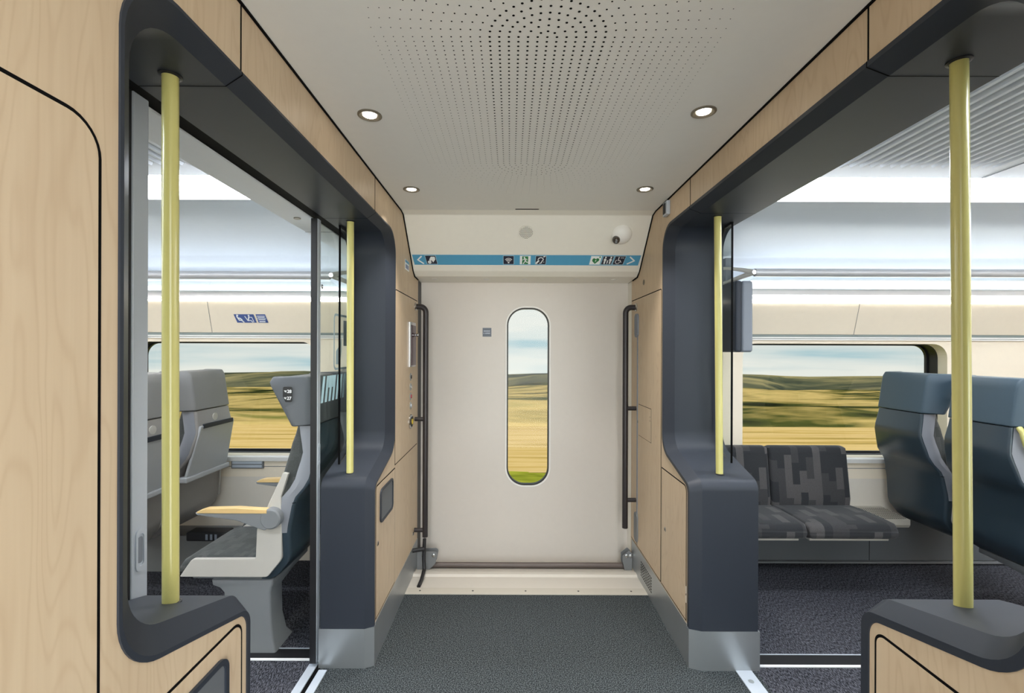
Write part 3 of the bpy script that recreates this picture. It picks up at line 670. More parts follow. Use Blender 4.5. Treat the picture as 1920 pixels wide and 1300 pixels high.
for (y, z, lb) in ((2.83, .245, 'white folded sticker low on the right wall, the farther one'), (2.245, .325, 'white folded sticker near the post, low on the right wall')):
    o = tag(MB().box(XR-.001, XR, y-.022, y+.022, z-.04, z+.04).build('white_tag', 'pwhite', smooth=0), lb, 'sticker')
    q = MB(); q.prism([(y-.022, z+.006), (y, z-.002), (y+.022, z+.006), (y+.022, z-.004), (y, z-.008), (y-.022, z-.004)], 'x', XR-.0014, XR-.001); q.build('mark', 'navy', o, smooth=0)
# long slim bar on the right wall
t = thing('long_pull_bar', 'long slim dark bar with grips set in the right wall', 'pull bar', (XR, 3.10, .22))
MB().prism(rrect(3.055, 3.13, 1.60, 1.76, .03), 'x', XR-.012, XR).build('upper_grip', 'screen', t, bevel=.002)
MB().prism(rrect(3.055, 3.13, .225, .42, .03), 'x', XR-.012, XR).build('lower_grip', 'grey_panel', t, bevel=.002)
MB().box(XR-.006, XR, 3.072, 3.086, .40, 1.62).build('rod', 'screen', t, smooth=0)
o = tag(MB().box(XR-.02, XR, 2.465, 2.53, 2.245, 2.32).build('wall_sensor', 'alu', smooth=0, bevel=.003), 'small grey sensor box high on the right wooden wall', 'sensor')
MB().box(XR-.024, XR-.02, 2.485, 2.515, 2.255, 2.31).build('lens', 'rubber', o, smooth=0)
# vent in the right kick plate
mb = MB()
for k in range(9):
    for j in range(6): mb.box(XR-.0042, XR-.003, 2.76+k*.026, 2.775+k*.026, .05+j*.017, .056+j*.017)
o = mb.build('vent_slot', 'black', [c for c in WR.children if c.name.startswith('kick')][0], smooth=0); o['kind'] = 'stuff'
mb = MB()
for dy in (0, .012): mb.lathe([(.004, 0), (.004, .002), (.001, .002)], (XR-.0018, 2.80, 1.08+dy*2), (-1, 0, 0), 10)
mb.build('screw', 'rubber', WR)

# ------------------------------------------------------------------ yellow poles
def pole(xb, yb, zb, xt, zt, label):
    t = thing('grab_pole', label, 'grab pole', (xb, yb, zb), 'pale yellow vertical grab poles'); top = Vector((xt, yb, zt))
    MB().tube([(xb, yb, zb-.01), (xt, yb, zt+.01)], .0168, 28).build('pole', 'yellow', t)
    MB().lathe([(.024, -.002), (.024, .002), (.0178, .004), (.0165, -.002)], top, (0, 0, -1), 28).build('flange', 'rubber', t)
    MB().lathe([(.0215, -.004), (.0215, .001), (.0178, .002), (.0165, -.004)], (xb, yb, zb), (0, 0, 1), 28).build('flange', 'rubber', t)
pole(-.783, 1.06, .918, -.788, 2.136, 'near left pale yellow pole standing on the dark console')
pole(-.783, 2.245, .905, -.785, 2.136, 'far left pale yellow pole beside the sliding glass door')
pole(1.034, 1.045, .912, 1.020, 2.166, 'near right pale yellow pole standing on the dark console')
pole(1.023, 2.24, .908, 1.010, 2.166, 'far right pale yellow pole beside the glass screen')

# ------------------------------------------------------------------ fixed glass screens in the openings
def screen_pane(x, y0, label, ztop):
    t = thing('glass_screen', label, 'glass screen', (x, y0, .9))
    MB().prism([(y0, .925), (2.508, .978), (2.508, 2.02), (2.46, ztop-.03), (2.40, ztop), (y0, ztop)], 'x', x-.004, x+.004).build('pane', 'glass2', t, smooth=0)
    MB().box(x-.0045, x+.0045, y0-.004, y0, .922, ztop).build('edge', 'black', t, smooth=0)
    MB().tube([(x, y0-.004, .922), (x, 2.44, .962), (x, 2.49, 1.0), (x, 2.503, 1.08), (x, 2.503, 2.0), (x, 2.48, 2.08), (x, 2.42, ztop-.006), (x, y0, ztop-.002)], .008, 8).build('gasket', 'rubber', t)
screen_pane(-.862, 2.315, 'fixed glass screen behind the far left pole', 2.135)
screen_pane(1.13, 2.342, 'fixed glass screen behind the far right pole', 2.166)

# ------------------------------------------------------------------ sliding glass door leaves in the left opening
def leaf(ys, d, label):
    """ys = leading edge, d = direction in which the leaf extends"""
    x = -.93; t = thing('sliding_glass_door', label, 'sliding door', (x, ys, .01))
    def bx(a, b, x0, x1, z0, z1, nm, m, bev=0, par=None): return MB().box(x0, x1, min(ys+d*a, ys+d*b), max(ys+d*a, ys+d*b), z0, z1).build(nm, m, par or t, smooth=0, bevel=bev)
    bx(-.0 if d < 0 else .006, .049 if d < 0 else .042, x-.016, x+.016, .02, 2.13, 'stile', 'alu', .003)
    if d > 0: bx(0, .006, x-.016, x+.015, .02, 2.13, 'rubber_edge', 'rubber', .004)
    else: bx(.049, .062, x-.010, x+.012, .02, 2.13, 'rubber_edge', 'rubber')
    bx(.04 if d > 0 else .062, .92, x-.004, x+.004, .02, 2.13, 'glass', 'glass2')
    c = ys+d*(.024 if d < 0 else .024); hw = .015 if d < 0 else .010
    h = ring_band(MB(), rrect(c-hw, c+hw, .955, 1.06, hw*.95), rrect(c-hw*.62, c+hw*.62, .968, 1.047, hw*.58), 'x', x+.016, x+.019).build('handle', 'alu', t, bevel=.001)
    MB().prism(rrect(c-hw*.5, c+hw*.5, .975, 1.04, hw*.45), 'x', x+.0161, x+.0168).build('recess', 'screen', h, smooth=0)
    return t
lf1 = leaf(1.158, -1, 'near sliding glass door leaf with grey stile and recessed handle')
lf2 = leaf(2.168, 1, 'far sliding glass door leaf with slanted stripe decals')
x = -.925
mb = MB(); 
for k in range(7):
    y = 2.27+k*.047; top = 1.375; bot = 1.245; sh = -.03
    ww = .024
    mb.prism([(y+sh, bot), (y+sh+ww, bot), (y+ww, top), (y, top)], 'x', x, x+.0008)
for k in (1, 2): mb.prism([(2.27+k*.047+.016, 1.315), (2.27+k*.047+.036, 1.315), (2.27+k*.047+.045, 1.375), (2.27+k*.047+.028, 1.375)], 'x', x, x+.0008)
mb.build('stripe_decal', 'decal', lf2, smooth=0)
ring_band(MB(), rrect(2.40, 2.74, 1.40, 1.70, .03), rrect(2.412, 2.728, 1.412, 1.688, .022), 'x', x, x+.0008).build('pictogram_outline', 'decal2', lf2, smooth=0)
mb = MB(); mb.prism([(2.43, 1.43), (2.49, 1.43), (2.51, 1.50), (2.51, 1.58), (2.48, 1.53), (2.43, 1.50)], 'x', x, x+.0008)
mb.prism([(2.54, 1.53), (2.60, 1.53), (2.61, 1.47), (2.64, 1.50), (2.65, 1.67), (2.54, 1.67)], 'x', x, x+.0008); mb.build('pictogram', 'decal2', lf2, smooth=0)
o = MB().lathe([(.011, 0), (.011, .002), (.006, .003), (.006, .001), (.001, .001)], (-.914, 2.222, 1.5+(660-538)/390.), (1, 0, 0), 18).build('lock', 'chrome', lf2)
ly = 1.062
o = MB().box(-.918, -.912, ly-.03, ly+.03, 1.08, 1.21).build('button_plate', 'rubber', lf1, smooth=0)
MB().lathe([(.010, 0), (.010, .002), (.001, .002)], (-.912, ly-.004, 1.135), (1, 0, 0), 20).build('button', 'ycol', o)
# door head: dark slot, then the pale lintel box with small downlight
struct(MB().box(-.95, -.897, -.05, 3.3, 2.14, 2.2).build('trim_14', 'black', smooth=0), 'dark slot above the sliding glass door', 'slot')
lin_ = struct(MB().box(-1.095, -.95, -.05, 3.34, 2.135, 2.40).build('trim_15', 'sal_ceil', smooth=0, bevel=.004), 'pale lintel box over the sliding glass door', 'lintel')
MB().box(-1.094, -.951, 2.44, 2.443, 2.1335, 2.1352).build('joint', 'grey_panel', lin_, smooth=0)
MB().lathe([(.010, -.003), (.016, -.004), (.016, 0), (.001, 0)], (-1.02, 2.19+.0, 2.135), (0, 0, 1), 20).build('spotlight', 'bronze', lin_)

# ------------------------------------------------------------------ saloons: ceilings, side walls, racks
def saloon(name, x0, x1, wx0, wx1, n):
    dz = -.0
    # ceiling with a cross section along y, both halves
    half = [(1.99, 2.30), (2.085, 2.295)]; 
    c = MB()
    for m in (lambda y: y, mirc):
        c.prism([(1.42, 2.30), (m(2.085), 2.297), (m(2.085), 2.40), (1.42, 2.40)], 'x', x0, x1)
        c.prism([(m(2.085), 2.32), (m(2.26), 2.32), (m(2.26), 2.40), (m(2.085), 2.40)], 'x', x0, x1)
        c.m = 1
        c.prism(rpoly([(m(2.258), 2.246, 0), (m(2.60), 2.215, 0), (m(3.12), 2.15, .06), (m(3.23), 2.085, .05), (m(3.27), 1.93, 0), (m(3.38), 1.93, 0), (m(3.38), 2.40, 0), (m(2.258), 2.40, 0)], 4), 'x', x0, x1)
        c.m = 2; c.box(x0, x1, min(m(2.252), m(2.258)), max(m(2.252), m(2.258)), 2.243, 2.252); c.m = 0
    struct(c.build('ceiling_saloon_'+name, ['sal_ceil', 'sal_cool', 'white'], smooth=25))
    # cove light
    for m, nm in ((lambda y: y, 'far'), (mirc, 'near')):
        t = thing('cove_light', 'bright cove light along the %s saloon ceiling, %s side' % (name, nm), 'ceiling light', ((x0+x1)/2, m(2.17), 2.28))
        MB().prism([(m(2.09), 2.296), (m(2.13), 2.285), (m(2.22), 2.268), (m(2.25), 2.252), (m(2.25), 2.31), (m(2.09), 2.31)], 'x', x0+.01, x1-.01).build('diffuser', 'ledc', t)
    # side wall, far side and its mirror image
    for m, nm, wins in ((lambda y: y, 'far', (wx0, wx1)), (mir, 'near', (wx0, wx1))):
        q = MB(); y3 = m(3.30)
        hole = rrect(wins[0], wins[1], .755, 1.566, .10, 8)
        holed(q, x0, x1, .60, 1.605, hole, 'y', min(m(3.285), m(3.36)), max(m(3.285), m(3.36)))
        q.m = 1; q.prism([(m(3.285), 0), (m(3.285), .60), (m(3.345), .60), (m(3.345), 0)], 'x', x0, x1)
        q.m = 0; q.prism([(m(3.18), 1.842), (m(3.265), 1.632), (m(3.30), 1.622), (m(3.30), 1.845), (m(3.18), 1.845)], 'x', x0, x1)
        q.m = 2; q.box(x0, x1, min(m(3.262), m(3.30)), max(m(3.262), m(3.30)), 1.604, 1.612); q.box(x0, x1, min(m(3.27), m(3.30)), max(m(3.27), m(3.30)), 1.59, 1.60)
        q.m = 3; q.box(x0, x1, min(m(3.275), m(3.30)), max(m(3.275), m(3.30)), 1.612, 1.622)
        q.m = 4; q.box(x0, x1, min(m(3.27), m(3.345)), max(m(3.27), m(3.345)), 1.60, 2.0 if nm == 'far' else 2.4)
        q.m = 3; q.box(x0, x1, min(m(3.283), m(3.286)), max(m(3.283), m(3.286)), .672, .676)
        wall = struct(q.build('wall_saloon_%s_%s' % (name, nm), ['beige', 'palewall', 'white', 'grey_panel', 'rackwall'], smooth=0))
        wn_ = MB(); fo_ = rrect(wins[0], wins[1], .755, 1.566, .10, 8)
        ring_band(wn_, offset(fo_, .012), offset(fo_, -.004), 'y', min(m(3.361), m(3.375)), max(m(3.361), m(3.375)))
        ring_band(wn_, offset(fo_, .012), offset(fo_, .002), 'y', min(m(3.375), m(3.44)), max(m(3.375), m(3.44)))
        ring_band(wn_, offset(fo_, .012), offset(fo_, -.010), 'y', min(m(3.44), m(3.46)), max(m(3.44), m(3.46)))
        wo = struct(wn_.build('window_%d' % (n if nm == 'far' else n+2), 'rubber', smooth=30), 'dark framed saloon window in the %s saloon, %s side' % (name, nm), 'window')
        MB().prism(offset(fo_, .0), 'y', min(m(3.450), m(3.454)), max(m(3.450), m(3.454))).build('pane', 'glass', wo, smooth=0)
        q = MB(); q.prism([(m(3.258), .745), (m(3.284), .752), (m(3.284), .72), (m(3.265), .715)], 'x', wins[0]-.08, wins[1]+.08); q.build('sill', 'white', wall, smooth=0)
    return wall
saloon('left', -5.0, -.90, -2.74, -1.398, 1)
saloon('right', 1.172, 5.2, 1.664, 3.13, 2)
# end walls far down both saloons
struct(MB().box(-5.05, -4.98, -.05, 3.36, -.05, 2.42).build('wall_end_left', 'beige', smooth=0))
struct(MB().box(5.18, 5.25, -.05, 3.36, -.05, 2.42).build('wall_end_right', 'beige', smooth=0))
# roof and the carriage side behind the camera
struct(MB().box(-5.2, 5.4, -.5, 3.45, 2.42, 2.5).build('ceiling_roof', 'sal_ceil', smooth=0))
struct(MB().box(-.95, XL-.0, -.46, -.04, -.05, 2.42).build('wall_near_left', 'wood', smooth=0))
struct(MB().box(XR+.0, 1.2, -.46, -.04, -.05, 2.42).build('wall_near_right', 'wood', smooth=0))

# ribbed ceiling panels
def ribs(x0, x1, label, pitch=.043):
    t = struct(MB().box(x0, x1, 0.92, 1.936, 2.292, 2.2995).build('ceiling_panel', 'rib', smooth=0), label, 'ceiling panel')
    q = MB(); h = MB(); x = x0+.008
    while x < x1-.03:
        q.prism([(x, 2.2925), (x+.006, 2.280), (x+.020, 2.280), (x+.026, 2.2925)], 'y', 0.92, 1.932)
        for k in range(43): 
            y = .93+k*.0235; h.box(x+.0305, x+.0345, y, y+.010, 2.2912, 2.2925)
        x += pitch
    o = q.build('rib', 'sal_ceil', t, smooth=0); o['kind'] = 'stuff'
    o = h.build('slot', 'black', t, smooth=0); o['kind'] = 'stuff'
ribs(1.20, 2.075, 'ribbed ventilation panel in the right saloon ceiling')
ribs(-2.1, -1.27, 'ribbed ventilation panel in the left saloon ceiling')
struct(MB().box(2.138, 2.142, .92, 2.085, 2.2945, 2.3).build('trim_16', 'grey_panel', smooth=0), 'thin joint across the right saloon ceiling', 'joint')

# luggage racks
def rack(x0, x1, xe, zr, label):
    t = thing('luggage_rack', label, 'luggage rack', ((x0+x1)/2, 3.05, 1.9))
    s = 1 if x1 > xe + .5 else -1
    MB().tube([(x0, 2.895, zr), (x1, 2.895, zr)], .026, 20).build('rail', 'rackalu', t)
    MB().prism([(2.90, zr-.03), (3.20, zr-.075), (3.20, zr-.083), (2.90, zr-.038)], 'x', x0, x1).build('shelf_glass', 'rackglass', t, smooth=0)
    MB().prism([(3.16, zr-.065), (3.20, zr-.075), (3.27, zr-.075), (3.27, zr-.108), (3.17, zr-.106)], 'x', x0, x1).build('back_rail', 'rackalu', t, smooth=0)
    MB().prism([(3.225, zr-.0740), (3.264, zr-.0745), (3.264, zr-.066), (3.225, zr-.068)], 'x', x0, x1).build('uplight', 'ledw', t, smooth=0)
    # cast end bracket: bow up and over, strut beneath
    xs = xe
    pts = [(xs+s*.0, 2.895, zr), (xs-s*.045, 2.93, zr+.022), (xs-s*.11, 3.0, zr+.045), (xs-s*.20, 3.12, zr+.06), (xs-s*.26, 3.24, zr+.06)]
    b = MB().tube(pts, [.02, .013, .010, .009, .009], 12); b.tube([(xs, 2.895, zr), (xs-s*.06, 2.99, zr-.025), (xs-s*.14, 3.12, zr-.06), (xs-s*.17, 3.22, zr-.075)], [.018, .014, .014, .014], 12)
    b = b.build('end_bracket', 'seat_trim', t)
    MB().lathe([(.014, 0), (.014, .004), (.008, .004), (.008, .002), (.001, .002)], (xs-s*.004, 2.876, zr), (0, -1, 0), 16).build('bolt', 'chrome', b)
    return t
rack(-4.9, -1.14, -1.13, 1.978, 'aluminium luggage rack along the left saloon window wall')
rack(1.54, 5.1, 1.53, 2.006, 'aluminium luggage rack along the right saloon window wall')
for nm, x0, x1 in (('left', -4.95, -1.12), ('right', 1.36, 5.15)):
    t = thing('strip_light', 'thin white strip light under the %s luggage rack' % nm, 'strip light', ((x0+x1)/2, 3.19, 1.86))
    MB().prism([(3.163, 1.866), (3.166, 1.852), (3.269, 1.848), (3.269, 1.866)], 'x', x0, x1).build('diffuser', 'led', t, smooth=0)
# slanted seams of the cream fascia
def seam(x0, x1, label, par):
    mb = MB(); y0, z0, y1, z1 = 3.1795, 1.842, 3.2645, 1.632; n = Vector((0, -.927, -.375))
    a = Vector((x0, y0, z0)); b = Vector((x1, y1, z1)); w_ = Vector((.0015, 0, 0)); mb.quad(a-w_+n*.001, a+w_+n*.001, b+w_+n*.001, b-w_+n*.001); mb.quad(b-w_+n*.0012, b+w_+n*.0012, b+w_+Vector((-.03*(1 if x1 < x0 else -1), 0, -.012))+n*.0012, b-w_+Vector((-.03*(1 if x1 < x0 else -1), 0, -.012))+n*.0012)
    mb.build('seam', 'lowgrey', par, smooth=0)
seam((1613-957)/271., (1598-957)/262.5, '', bpy.data.objects['wall_saloon_right_far'])
seam((387-957)/271., (400-957)/262.5, '', bpy.data.objects['wall_saloon_left_far'])
MB().box(3.472, 3.475, 3.298, 3.301, .61, 1.60).build('seam', 'lowgrey', bpy.data.objects['wall_saloon_right_far'], smooth=0)

# information stickers on the cream fascia in the left saloon
ang = math.atan2(.085, .21)
F = Frame((-1.875, 3.2232, 1.7285), (1, 0, 0), (0, -math.sin(ang), math.cos(ang)))
st = MB(); fpoly(st, F, [(-.050, -.031), (.086, -.031), (.075, .031), (-.064, .031)], .001, .002); st = tag(st.build('posture_sticker', 'blue2', smooth=0), 'blue sticker with two seated figures on the cream wall panel', 'sticker')
mb = MB(); a0, a1 = .002, .0026
fdisc(mb, F, -.040, .022, .007, a0, a1); fstroke(mb, F, [(-.044, .014), (-.032, -.012), (-.014, -.014), (-.002, -.028)], .008, a0, a1); fstroke(mb, F, [(-.036, .004), (-.022, .0), (-.012, -.010)], .008, a0, a1)
fdisc(mb, F, .040, .022, .006, a0, a1); fstroke(mb, F, [(.012, .016), (.028, -.016), (.050, -.014), (.060, -.028)], .005, a0, a1); fstroke(mb, F, [(.040, .013), (.032, -.010)], .009, a0, a1); fstroke(mb, F, [(.040, .009), (.060, .009), (.068, -.026)], .004, a0, a1)
mb.build('figures', 'pwhite', st, smooth=0)
st = MB(); fpoly(st, F, [(.100, -.031), (.168, -.031), (.156, .031), (.090, .031)], .001, .002); st = tag(st.build('text_sticker', 'blue2', smooth=0), 'small blue sticker with lines of white text beside the figures', 'sticker')
mb = MB()
for k, (a, b2) in enumerate(((.096, .152), (.100, .150), (.098, .156), (.104, .152))): fpoly(mb, F, [(a, .020-k*.009), (b2, .020-k*.009), (b2, .016-k*.009), (a, .016-k*.009)], a0, a1)
fpoly(mb, F, [(.108, -.026), (.150, -.026), (.149, -.019), (.107, -.019)], a0, a1); mb.build('lettering', 'pwhite', st, smooth=0)
# grille in the wall under the left window
t = tag(MB().box(-1.99, -1.76, 3.272, 3.287, .66, .745).build('wall_vent', 'grey_panel', smooth=0, bevel=.003), 'grey slotted vent in the wall below the left window', 'vent')
for k in range(3): MB().box(-1.98, -1.77, 3.268, 3.273, .668+k*.026, .686+k*.026).build('slat', 'alu', t, smooth=0)
# base duct, left
t = tag(MB().box(-4.9, -1.75, 3.10, 3.284, .002, .25).build('wall_duct', 'grey_panel', smooth=0, bevel=.006), 'grey base duct along the foot of the left saloon wall', 'duct')
o = thing('socket_box', 'black power socket box on the base duct between the left seats', 'socket', (-2.0, 3.04, .26)); MB().box(-2.12, -1.86, 3.0, 3.098, .25, .31).build('box', 'rubber', o, smooth=0, bevel=.01)
mb = MB()
for k in range(3): mb.box(-1.99+k*.03, -1.975+k*.03, 2.998, 3.0, .262, .298)
mb.build('slot', 'screen', o, smooth=0)
# heater ledge and skirting, right
mb = MB(); mb.m = 0; mb.prism([(3.04, .395), (3.284, .405), (3.284, .34), (3.05, .34), (3.04, .36)], 'x', 2.43, 2.655)
mb.m = 1
for i in range(150):
    for j in range(9):
        x = 2.435+i*.0145+(j % 2)*.007; y = 3.06+j*.022
        if x < 2.65: mb.add([(x-.0035, y-.006, .3965+(y-3.04)*.041), (x+.0035, y-.006, .3965+(y-3.04)*.041), (x+.0035, y+.006, .3968+(y-3.04)*.041), (x-.0035, y+.006, .3968+(y-3.04)*.041)], [(0, 1, 2, 3)])
tag(mb.build('heater_ledge', ['cream', 'black'], smooth=0), 'perforated beige heater ledge below the right window', 'heater')
mb = MB(); mb.m = 0; mb.box(1.18, 5.1, 3.255, 3.284, .03, .34); mb.m = 1; mb.box(1.18, 5.1, 3.24, 3.284, .012, .024); mb.m = 2; mb.box(2.55, 2.553, 3.2535, 3.256, .03, .3)
struct(mb.build('baseboard_right', ['lowgrey', 'grey_panel', 'black'], smooth=0))

# ------------------------------------------------------------------ seats (local: facing +x, floor at z 0)
ZS = [(.35, .077), (.38, .02), (.47, -.043), (.61, -.043), (.753, -.066), (.85, -.135), (.99, -.168), (1.12, -.145)]
XF = [(.40, .10), (.48, .13), (.60, .105), (.745, .074), (.87, .016), (1.01, -.016), (1.135, -.053)]
def interp(tb, z):
    if z <= tb[0][0]: return tb[0][1]
    for (a, p), (b, q) in zip(tb, tb[1:]):
        if z <= b:
            f = (z-a)/(b-a); f = f*f*(3-2*f)*.35+f*.65; return p+(q-p)*f
    return tb[-1][1]
def sec(x0, x1, w, r, z, seg=4):
    r = min(r, (x1-x0)/2*.98, w*.98); return [(u, v, z) for u, v in rrect(x0, x1, -w, w, r, seg)]
WS = [(.35, .205), (.60, .225), (.75, .218), (.85, .198), (1.0, .178), (1.12, .168)]
def shell_sec(xb, z):
    w_ = interp(WS, z); return [(u, v, z) for u, v in rrect(xb, xb+(.05 if z < .37 else .075), -w_, w_, .014, 3)]
def seat(name, label, shell, head, tray=False, handle=False, ped=False, numbers=False, arms=(-1, 1)):
    t = thing(name, label, 'seat', (0, 0, 0))
    # shell
    zs = [.35+(1.122-.35)*k/22 for k in range(23)]
    MB().loft([shell_sec(interp(ZS, z), z) for z in zs]).build('back_shell', shell, t, smooth=50)
    seam_ = []
    for z in (.7435, .7465): seam_.append([(u-.0012 if u < .0 else u, v*1.004, z) for u, v, _ in shell_sec(interp(ZS, z), z)])
    MB().loft(seam_).build('shell_joint', 'black', t, smooth=0)
    # fabric back
    zs = [.44+(1.13-.44)*k/14 for k in range(15)]
    MB().loft([sec(interp(ZS, z)+.05, interp(XF, z), interp(WS, z)+.006, .03, z) for z in zs]).build('backrest', 'fabseat', t, smooth=50)
    for sg in (-1, 1):
        rg = []
        for k in range(13):
            z = .60+(1.122-.60)*k/12; xb = interp(ZS, z); w_ = interp(WS, z)
            rg.append([(xb+a, sg*min(w_+b, .231), z) for a, b in ((.016, .0005), (.048, .014), (.078, .012), (.078, -.012), (.016, -.012))])
        MB().loft(rg).build('side_trim', 'trimgrey', t, smooth=30)
    # headrest with forward wings
    rings = []
    for k in range(9):
        f = k/8; z = 1.126+.25*f; xb = -.148+.038*f; xw = -.045+.11*min(1, f/.85); w_ = .230+.004*f
        if k == 8: z -= .004; w_ -= .012; xb += .012; xw -= .012
        th = .036; xi = xb+.085+.02*f
        if k == 8: xi -= .004
        pts = [(xi, -.150), (xw-.008, -(w_-.030)), (xw, -(w_-.022)), (xw-.004, -(w_-.004)), (xw-.022, -w_), (xb+.052, -.203), (xb+.014, -.178), (xb+.003, -.171), (xb, -.160)]
        full = pts+[(u, -v) for u, v in pts[::-1]]
        rings.append([(u, v, z) for u, v in full])
    hr = MB().loft(rings).build('headrest', head, t, smooth=45, bevel=.006)
    # cushion
    rings = []
    for x0, zt, zb in ((.06, .455, .40), (.13, .468, .395), (.25, .466, .39), (.38, .474, .385), (.46, .470, .385), (.50, .452, .387), (.515, .425, .39)):
        rings.append([(x0, u, v) for u, v in rrect(-.206, .206, zb, zt, min(.025, (zt-zb)/2*.9), 4)])
    MB().loft(rings).build('cushion', 'fabseat', t, smooth=50)
    MB().prism([(.08, .362), (.45, .362), (.48, .386), (.05, .386)], 'y', -.2, .2).build('seat_pan', 'ped', t, smooth=0)
    side = rpoly([(.500, .383, .004), (.438, .472, .03), (.124, .474, .01), (.118, .62, .02), (.05, .77, .03), (-.01, .90, 0), (-.035, .895, 0), (.0, .78, .03), (-.004, .6, .05), (-.004, .47, .05), (.066, .383, .03)], 4)
    for sg in (-1, 1):
        MB().prism(side, 'y', sg*.212, sg*.232).build('side_panel', 'seat_trim', t, smooth=0, bevel=.003)
        if sg not in arms: continue
        ay0, ay1 = sg*.2325, sg*.272
        a_ = MB().prism(rpoly([(.02, .66, .02), (.06, .625, .02), (.20, .675, .1), (.39, .700, .01), (.40, .712, .0), (.05, .712, .02)], 4), 'y', ay0+sg*.004, ay1-sg*.004).build('armrest', 'ped', t, smooth=0, bevel=.004)
        MB().prism(rpoly([(.05, .711, 0), (.408, .711, .004), (.35, .732, .05), (.20, .736, .05), (.05, .728, 0)], 4), 'y', ay0, ay1).build('pad', 'arm_wood', a_, smooth=0, bevel=.004)
        MB().lathe([(.050, 0), (.050, .034), (.043, .039), (.0, .039)], (.035, sg*.2315, .682), (0, sg, 0), 28).build('hub', 'ped' if tray or numbers else 'paleblue', a_)
    if tray:
        def back_x(z): return interp(ZS, z)
        q = MB(); w_ = .195
        ys = [(-.195, .72), (.195, .72), (.175, 1.035), (-.175, 1.035)]
        q.add([(back_x(.72)-.050, -.2, .715), (back_x(.72)-.050, .2, .715), (back_x(1.03)-.020, .17, 1.03), (back_x(1.03)-.020, -.17, 1.03),
               (back_x(.72)-.030, -.2, .715), (back_x(.72)-.030, .2, .715), (back_x(1.03)-.002, .17, 1.03), (back_x(1.03)-.002, -.17, 1.03)],
              [(0, 1, 2, 3), (7, 6, 5, 4), (0, 4, 5, 1), (1, 5, 6, 2), (2, 6, 7, 3), (3, 7, 4, 0)])
        tr = q.build('tray_table', 'tray', t, smooth=0, bevel=.006)
        MB().box(back_x(.71)-.062, back_x(.71)-.0, -.215, .215, .685, .718).build('tray_ledge', 'tray', t, smooth=0, bevel=.007)
        MB().box(back_x(1.03)-.024, back_x(1.03)-.012, -.15, .15, 1.012, 1.040).build('tray_lip', 'dark', tr, smooth=0, bevel=.003)
        MB().lathe([(.024, 0), (.024, .006), (.001, .008)], (back_x(1.075), 0, 1.068), (-1, 0, 0), 20).build('coat_hook', 'seat_trim', t)
        MB().tube([(-.03, -.238, .48), (-.04, -.238, .72), (-.11, -.222, .92), (-.10, -.20, 1.10)], .008, 8).build('piping', 'seat_trim', t)
    if handle:
        hy = handle*.182
        MB().tube([(-.118, hy, 1.122), (-.125, hy+handle*.022, 1.10), (-.118, hy+handle*.032, 1.04), (-.095, hy+handle*.036, 1.0), (-.06, hy+handle*.036, .99), (-.03, hy+handle*.036, 1.03), (-.01, hy+handle*.034, 1.09), (-.015, hy+handle*.02, 1.13)], .013, 12).build('grab_handle', 'yellow', t)
    if ped:
        q = MB(); sy = ped
        q.loft([[(u, v, z) for u, v in rrect(a, b, min(sy*(.218-dp), sy*.222), max(sy*(.218-dp), sy*.222), .012, 3)] for a, b, dp, z in
                ((.028, .302, .18, .002), (.040, .292, .14, .05), (.052, .288, .12, .15), (.056, .288, .12, .30), (.052, .31, .25, .325), (.045, .345, .40, .338), (.045, .35, .40, .362))])
        q.build('pedestal', 'ped', t, smooth=50)
    if numbers:
        ny = .2365; P = Frame((-.028, ny-.012, 1.285), (-1, 0, 0), (-.02, 0, 1))
        if numbers < 0: P = Frame((.0, -ny, 1.285), (1, 0, .0), (-.05, 0, 1))
        q = MB(); fpoly(q, P, rrect(-.023, .023, -.038, .038, .008), 0, .002); pl = q.build('number_plate', 'rubber', t, smooth=0)
        for dy, txt_ in ((.012, '28'), (-.022, '27')):
            text_mesh('number', txt_, .022, 'pwhite', Matrix.Translation(P.p(.009, dy-.004, .0023)) @ Matrix((P.u, P.v, P.w)).transposed().to_4x4(), pl, .0006)
            q = MB(); fstroke(q, P, [(-.015, dy+.008), (-.012, dy+.002), (-.006, dy)], .003, .002, .0026); fdisc(q, P, -.008, dy+.006, .003, .002, .0026, 8)
            q.build('seat_symbol', 'pwhite', pl, smooth=0)
    return t
# left saloon: both rows face -x (rotated by 180 degrees)
s1 = seat('train_seat', 'grey train seat numbered 28 27 with wooden armrest beside the glass door', 'shell', 'headrest', ped=1, numbers=1, arms=(1,))
s1.rotation_euler = (0, 0, PI)
s1.location = (-1.13, 2.495, 0)
s1b = seat('train_seat', 'grey train seat by the window behind the numbered aisle seat', 'shell', 'headrest', arms=(1,))
s1b.location = (-1.13, 3.022, 0); s1b.rotation_euler = (0, 0, PI)
s2 = seat('train_seat', 'train seat, its back coloured as if sunlit, by the left window with a folded tray table', 'shell_sunlit', 'headrest_sunlit', tray=True, arms=(1,))
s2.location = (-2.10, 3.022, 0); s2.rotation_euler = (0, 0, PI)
s3 = copy_tree(s2); s3.location = (-2.10, 2.495, 0); s3['label'] = 'train seat, its back coloured as if sunlit, half hidden behind the near left yellow pole'
s4 = seat('train_seat', 'blue grey train seat shell beside the right window', 'shell', 'headrest_bluelit', arms=(1, -1))
s4.location = (2.70, 3.018, 0)
s5 = seat('train_seat', 'blue grey train seat behind the near right pole with a yellow grab handle', 'shell', 'headrest_bluelit', handle=-1, ped=-1, arms=(-1,))
s5.location = (2.70, 2.508, 0)
for s_ in (s1, s1b, s2, s3): s_['group'] = 'train seats in the left saloon'
for s_ in (s4, s5): s_['group'] = 'train seats in the right saloon'

